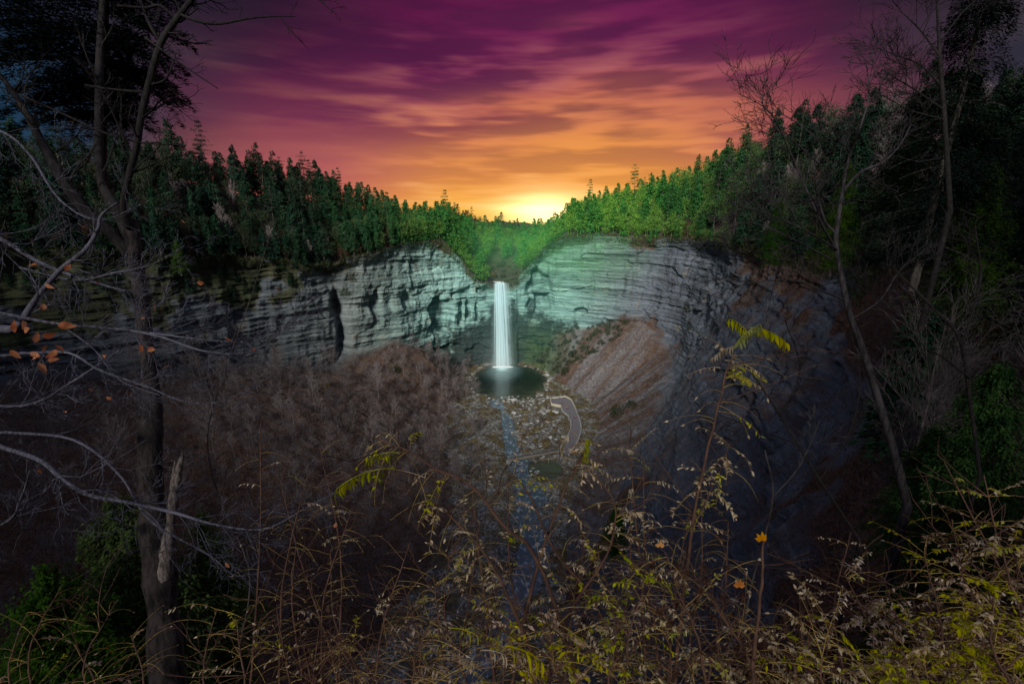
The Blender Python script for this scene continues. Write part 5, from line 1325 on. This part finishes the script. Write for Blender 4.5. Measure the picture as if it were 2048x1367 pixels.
# ---- withered shrubs below the lookout
def shrub_thing(label, stems, nr, leafd, kind=0, seeds=0, oranges=(), group=None, rl_=(.18, .36)):
    b0_ = np.array(Q(*stems[0][0][:3])); e = empty('shrub', tuple(b0_ - np.array([0, 0, 3.6])), label, 'shrub', group); el_ = np.array(e.location)
    sm, rm, lm = MB(), MB(), MB(); sd_ = MB()
    for st in stems:
        w, r = img_line(st); w[:, :] += np.cumsum(RNG.normal(0, .004, w.shape), 0)
        w = np.concatenate([[w[0] - np.array([0, -.05, 3.4])], w]); r = np.concatenate([[r[0] * 1.3], r]); sm.tube(w - el_, r, 5)
        n = len(w)
        for i in range(nr):
            q = random.uniform(.22, 1.0) ** .8; j = q * (n - 1); a = int(min(j, n - 2)); p = w[a] + (w[a + 1] - w[a]) * (j - a); dd = unit(w[a + 1] - w[a])
            s_ = RNG.normal(0, 1, 3); s_ -= dd * (s_ @ dd); d = unit(dd * random.uniform(.1, .9) + unit(s_)); L = random.uniform(*rl_); k = 7; pts = [p]; dr = random.uniform(.05, .30)
            if random.random() < .15:      # a plain side twig
                branching(sm, p - el_, d, L * 1.6, .004, 1, 3, .6, 3, .002, .2, 3, .12)
            for _ in range(k): d = unit(d + np.array([0, 0, -dr]) + RNG.normal(0, .05, 3)); p = p + d * L / k; pts.append(p)
            pts = np.array(pts); rm.tube(pts - el_, np.linspace(.0021, .0010, k + 1), 3)
            if random.random() < leafd:
                m_ = random.randint(8, 16); t_ = np.sort(rnd(m_, .2, 1)); c_ = np.stack([np.interp(t_ * k, np.arange(k + 1), pts[:, x]) for x in range(3)], 1)
                c_ = np.repeat(c_, 2, 0); ax = unit(pts[-1] - pts[0]); sd1 = unit(np.cross(ax, [0, 0, 1.])); sg = np.tile([1, -1], m_)[:, None]
                dv_ = sd1 * sg + ax * .5 + np.array([0, 0, -.35]) + RNG.normal(0, .3, (2 * m_, 3)); lk = rnd(2 * m_) < .72
                g_ = 1 if random.random() < kind else 0
                v_, f_, m0 = len(lm.v), 0, 0
                lm.leaves((c_ - el_)[lk], dv_[lk], np.array([0, 0, 1.]) + RNG.normal(0, .5, (lk.sum(), 3)),   .034 * rnd(lk.sum(), .5, 1.25), .011 * rnd(lk.sum(), .6, 1.5), m=g_, bend=.2)
            elif random.random() < .5:
                lm.leaves((pts[-1:] - el_), d[None], RNG.normal(0, 1, (1, 3)), .03, .014, m=0, bend=.3)
        for i in range(seeds):
            j = random.uniform(.5, 1) * (n - 2); p = w[int(j)] + RNG.normal(0, .1, 3); m_ = 26; sd_ = MB()
            sd_.leaves(np.tile(p - el_, (m_, 1)), RNG.normal(0, 1, (m_, 3)), RNG.normal(0, 1, (m_, 3)), .028, .012); sm.tube(np.array([w[int(j)], p]) - el_, .002, 3); sd_.build('seed_head', M['seed'], e)
    sm.build('stems', M['stemd'], e); rm.build('stalks', M['rachis'], e)
    if lm.v: lm.build('leaves', [M['leafp'], M['leafy']], e)
    return e
def spray(e, px, py, d, dirn, L, n=13, big=1.0, mat='leafy'):
    """a fern-like spray of broad fresh leaflets"""
    el_ = np.array(e.location); p = np.array(Q(px, py, d)); dv_ = np.array(dirn, float); mb = MB(); pts = [p]; 
    for _ in range(8): dv_ = unit(dv_ + np.array([0, 0, -.10])); p = p + dv_ * L / 8; pts.append(p)
    pts = np.array(pts); mb.tube(pts - el_, np.linspace(.003, .0015, 9), 3)
    for t_ in np.linspace(.15, 1, n):
        c_ = np.array([np.interp(t_ * 8, np.arange(9), pts[:, x]) for x in range(3)]); ax = unit(pts[-1] - pts[0]); s_ = unit(np.cross(ax, [0, 0, 1.]))
        for sg in (1, -1): real_leaf(mb, c_ - el_, s_ * sg * .35 + ax * .25 + np.array([0, 0, -.8]) + RNG.normal(0, .12, 3), ax + RNG.normal(0, .2, 3), .055 * big * random.uniform(.8, 1.15), .017 * big)
    mb.build('leaf_spray', M[mat], e)
def maple(e, px, py, d, L=.055):
    el_ = np.array(e.location); p = np.array(Q(px, py, d)) - el_; mb = MB()
    for a in (-1.15, -.55, 0.1, .6, 1.2): real_leaf(mb, p, np.array([math.sin(a), random.uniform(-.3, .1), math.cos(a) * .9]), np.array([0, -1, .3]), L * (1.1 - .25 * abs(a)), L * .5)
    mb.build('lobed_leaf', M['orange'], e)
A = []
A.append(shrub_thing('shrub whose long dark stem reaches left to a drooping yellow green leaf spray',
    [[(1190, 1450, 2.6, 9), (1075, 1130, 2.5, 8), (1000, 1060, 2.4, 7), (930, 980, 2.4, 6), (870, 955, 2.35, 5), (800, 910, 2.3, 4), (740, 885, 2.3, 3)], [(1150, 1500, 2.7, 8), (1040, 1250, 2.6, 7), (985, 1120, 2.6, 5), (900, 1020, 2.6, 4), (850, 990, 2.6, 2)]], 20, .5, .4))
spray(A[-1], 790, 935, 2.3, (-1, 0, .05), .34, 12, 1.3); spray(A[-1], 850, 955, 2.3, (-1, .1, .5), .34, 12, .9, 'leafp'); spray(A[-1], 800, 905, 2.3, (-1, .2, .1), .2, 8, 1.1)
A.append(shrub_thing('shrub with upright dark stem topped by bright yellow leaves before the right cliff',
    [[(1340, 1450, 2.8, 9), (1360, 1230, 2.8, 8), (1375, 1130, 2.8, 7), (1392, 1000, 2.8, 6), (1420, 850, 2.8, 5), (1445, 740, 2.8, 4), (1462, 690, 2.8, 3)], [(1330, 1480, 2.9, 6), (1345, 1250, 2.9, 5), (1380, 1080, 2.9, 4), (1430, 960, 2.9, 3), (1460, 880, 2.9, 2)]], 26, .55, .35))
spray(A[-1], 1500, 655, 2.8, (1, 0, .05), .26, 12, 1.3); spray(A[-1], 1500, 672, 2.8, (-.5, .1, .8), .17, 9, 1.1); spray(A[-1], 1475, 690, 2.8, (-1, 0, -.1), .16, 9, .9, 'leafp'); spray(A[-1], 1470, 690, 2.75, (.5, .1, .8), .2, 10, 1.2); spray(A[-1], 1450, 745, 2.8, (.7, .1, .1), .2, 9, .9)
spray(A[-1], 1450, 720, 2.8, (1, 0, .0), .3, 9, .7, 'leafp'); spray(A[-1], 1440, 735, 2.8, (-1, 0, .2), .2, 7, .6, 'leafp')
A.append(shrub_thing('shrub with crossing stems in front of the footbridge',
    [[(1010, 1450, 3.2, 8), (1060, 1200, 3.2, 7), (1110, 1030, 3.2, 6), (1150, 930, 3.2, 4), (1180, 880, 3.2, 2)], [(1290, 1450, 3.1, 8), (1200, 1230, 3.1, 7), (1110, 1110, 3.1, 6), (1060, 1000, 3.1, 4), (1020, 950, 3.1, 2)], [(1180, 1430, 3, 7), (1130, 1250, 3, 6), (1220, 1100, 3, 5), (1230, 1000, 3, 3), (1150, 905, 3, 2)]], 24, .6, .25))
spray(A[-1], 1120, 905, 3.0, (.2, 0, 1), .14, 8, .9, 'leafp'); spray(A[-1], 1170, 925, 3.0, (.1, .2, 1), .16, 9, .9); spray(A[-1], 1150, 920, 3.0, (-1, .1, .4), .22, 9, .7, 'leafp'); spray(A[-1], 1150, 930, 3.0, (1, 0, .15), .25, 9, .7, 'leafp')
A.append(shrub_thing('tall single brown stem carrying one orange lobed leaf at lower right', [[(1500, 1500, 2.2, 11), (1508, 1367, 2.2, 9), (1518, 1250, 2.2, 7), (1522, 1150, 2.2, 6), (1525, 1090, 2.2, 4)]], 3, 0, 0))
maple(A[-1], 1523, 1080, 2.2, .040)
A.append(shrub_thing('branching brown shrub with a yellow winged leaf pair and dark seed heads', [[(1420, 1460, 2.3, 8), (1400, 1300, 2.3, 6), (1360, 1200, 2.3, 4), (1318, 1100, 2.3, 3)], [(1560, 1500, 2.4, 8), (1500, 1330, 2.4, 7), (1430, 1220, 2.4, 5), (1380, 1150, 2.4, 3)]], 12, .2, .2, seeds=14))
maple(A[-1], 1320, 1092, 2.3, .030); maple(A[-1], 1478, 1172, 2.3, .038)
# the thicket along the bottom edge
def thicket(tips_, d, label, nr, leafd, kind, seeds=0, w0=7, grp=None):
    st = []
    for (bx, tx, ty) in tips_:
        dd = d * random.uniform(.85, 1.2); mx = (bx + tx) / 2 + random.uniform(-40, 40)
        st.append([(bx, 1500, dd, w0), (bx * .6 + mx * .4, 1500 * .65 + ty * .35, dd, w0 * .8), (mx, 1500 * .35 + ty * .65, dd * 1.02, w0 * .6), (tx, ty, dd * 1.05, w0 * .25)])
    return shrub_thing(label, st, nr, leafd, kind, seeds, group=grp)
TH = [([(500, 520, 800), (560, 620, 900), (620, 600, 1000)], 4.0, 'thin stemmed shrub with olive stalks between the trunk and the brown slope', 20, .12, .2, 6),
      ([(640, 700, 980), (700, 560, 920), (680, 640, 850)], 4.4, 'shrub with dark stems and straw coloured stalks left of centre', 22, .15, .2, 6),
      ([(760, 660, 1060), (740, 820, 1040), (820, 800, 1120)], 3.6, 'leafless olive stalked shrub below the drooping leaf spray', 26, .15, .2, 7),
      ([(900, 860, 1120), (960, 900, 1060), (1000, 1010, 1090)], 3.0, 'shrub with tangled yellow stalks at bottom centre', 30, .3, .5, 7),
      ([(900, 960, 1000), (1080, 1010, 930), (1000, 940, 900)], 3.8, 'fine olive shrub in front of the stream', 26, .3, .3, 6),
      ([(1120, 1180, 1010), (1200, 1260, 960), (1250, 1200, 1060)], 3.4, 'yellow leafed shrub over the stream bend', 30, .55, .4, 7),
      ([(1150, 1120, 1140), (1250, 1300, 1080), (1200, 1230, 1150)], 2.8, 'dense yellow green shrub at bottom right of centre', 34, .6, .7, 7),
      ([(1330, 1290, 880), (1360, 1400, 900), (1300, 1250, 830)], 3.6, 'tall thin shrub with cream leaflets before the scree', 22, .55, .15, 6),
      ([(1400, 1460, 1000), (1460, 1420, 1100), (1540, 1480, 1200)], 3.4, 'sparse brown shrub across the grey shale face', 18, .15, .2, 6),
      ([(1640, 1600, 1080), (1700, 1700, 1020), (1580, 1560, 1180)], 4.2, 'brown twiggy shrub at the edge of the leaf litter', 24, .35, .1, 6),
      ([(1760, 1690, 1100), (1820, 1780, 1130), (1880, 1760, 1180)], 3.0, 'cream leafed shrub bending left in the lower right', 34, .75, .25, 7),
      ([(1900, 1850, 1060), (1980, 1900, 1000), (2020, 1960, 1080)], 2.8, 'yellow green leafed shrub under the hemlock at the right edge', 34, .8, .65, 7),
      ([(2060, 1990, 1150), (2120, 2020, 1050), (2000, 1930, 1180)], 2.4, 'bright yellow green shrub in the bottom right corner', 36, .85, .75, 8),
      ([(2100, 1960, 900), (2150, 1900, 880), (2160, 2040, 960)], 2.8, 'shrub leaning in from the right edge with pale withered tips', 20, .8, .5, 7),
      ([(1600, 1560, 1230), (1680, 1660, 1200), (1760, 1740, 1260)], 2.4, 'low tangle of pale stalks at the bottom right', 34, .6, .35, 7),
      ([(500, 480, 1200), (600, 560, 1160), (700, 660, 1220)], 3.2, 'dark twiggy shrub right of the trunk base', 26, .12, .2, 6),
      ([(740, 700, 1230), (820, 860, 1200), (900, 880, 1260)], 2.6, 'low shrub with curling olive stalks at the bottom', 28, .2, .4, 6),
      ([(1000, 1020, 1200), (1060, 1100, 1180), (1120, 1150, 1240)], 2.3, 'nearest yellow stalked shrub at bottom centre', 30, .45, .6, 7),
      ([(1350, 1330, 1180), (1300, 1360, 1230), (1250, 1240, 1250)], 2.5, 'tangled olive shrub below the winged leaf', 30, .4, .5, 6),
      ([(1460, 1440, 1250), (1400, 1380, 1280), (1560, 1600, 1290)], 2.2, 'seed bearing brown shrub low on the grey slope', 22, .3, .2, 6),
      ([(60, 130, 1130), (180, 240, 1150), (20, 60, 1180)], 3.2, 'thin arching stalks over the cedar in the bottom left corner', 16, .12, .2, 5),
      ([(300, 260, 1230), (240, 150, 1250), (420, 440, 1180)], 3.0, 'forked pale stalks in front of the trunk base', 16, .12, .1, 6),
      ([(1850, 1820, 1240), (1940, 1900, 1220), (1780, 1800, 1280)], 2.1, 'nearest cream and green shrub in the lower right', 34, .8, .6, 7)]
for i, (tp_, d, lab, nr, ld, kd, w0) in enumerate(TH): thicket([(a_, b_, c_ + 40) for a_, b_, c_ in tp_], d, lab, int(nr * 1.15), ld * .85, kd * .8, 3 if i in (8, 10, 14, 19) else 0, w0)
spray(A[2], 900, 1255, 1.9, (1, 0, .1), .12, 6, .9); e_ = A[2]
spray(e_, 1010, 1290, 1.7, (1, 0, -.1), .16, 8, 1.2); spray(e_, 960, 1300, 1.7, (1, .1, .1), .1, 6, .9, 'leafp')
rs = empty('shrub', Q(620, 1500, 3.4), 'small shrub with rusty brown leaves at the bottom edge', 'shrub'); mb = MB(); lm = MB(); el_ = np.array(rs.location)
for (x, y) in [(600, 1260), (640, 1240), (670, 1290), (580, 1300)]:
    w, r = img_line([(630, 1500, 3.4, 6), (625, 1380, 3.4, 5), (x, y, 3.4, 2)]); mb.tube(w - el_, r, 4); n = 26; i_ = RNG.integers(len(w) // 3, len(w), n)
    lm.leaves(w[i_] - el_ + RNG.normal(0, .04, (n, 3)), RNG.normal(0, 1, (n, 3)) + np.array([0, 0, -.6]), RNG.normal(0, 1, (n, 3)), .06, .03, bend=.2)
mb.build('stems', M['stemd'], rs); lm.build('leaves', M['rust'], rs)
# low growth right under the viewer
nb_ = (TPf > c[29]) & (SPf > 2.0) & (SPf < 3.3) & (PDf > -30) & (np.abs(VP[:, 0]) < 60) & (np.abs(VP[:, 1]) < 60)
idx = np.nonzero(nb_)[0]
brush('brush', nb_, 14000, .5, .09, M['brush'], 'dead brown brush on the bank below the lookout', .8, .2, .7)
# prototypes were only moulds
for e in [x for k in PRO.values() for x in k] + NB + NH + [CED]:
    for ch in list(e.children): bpy.data.objects.remove(ch)
    bpy.data.objects.remove(e)
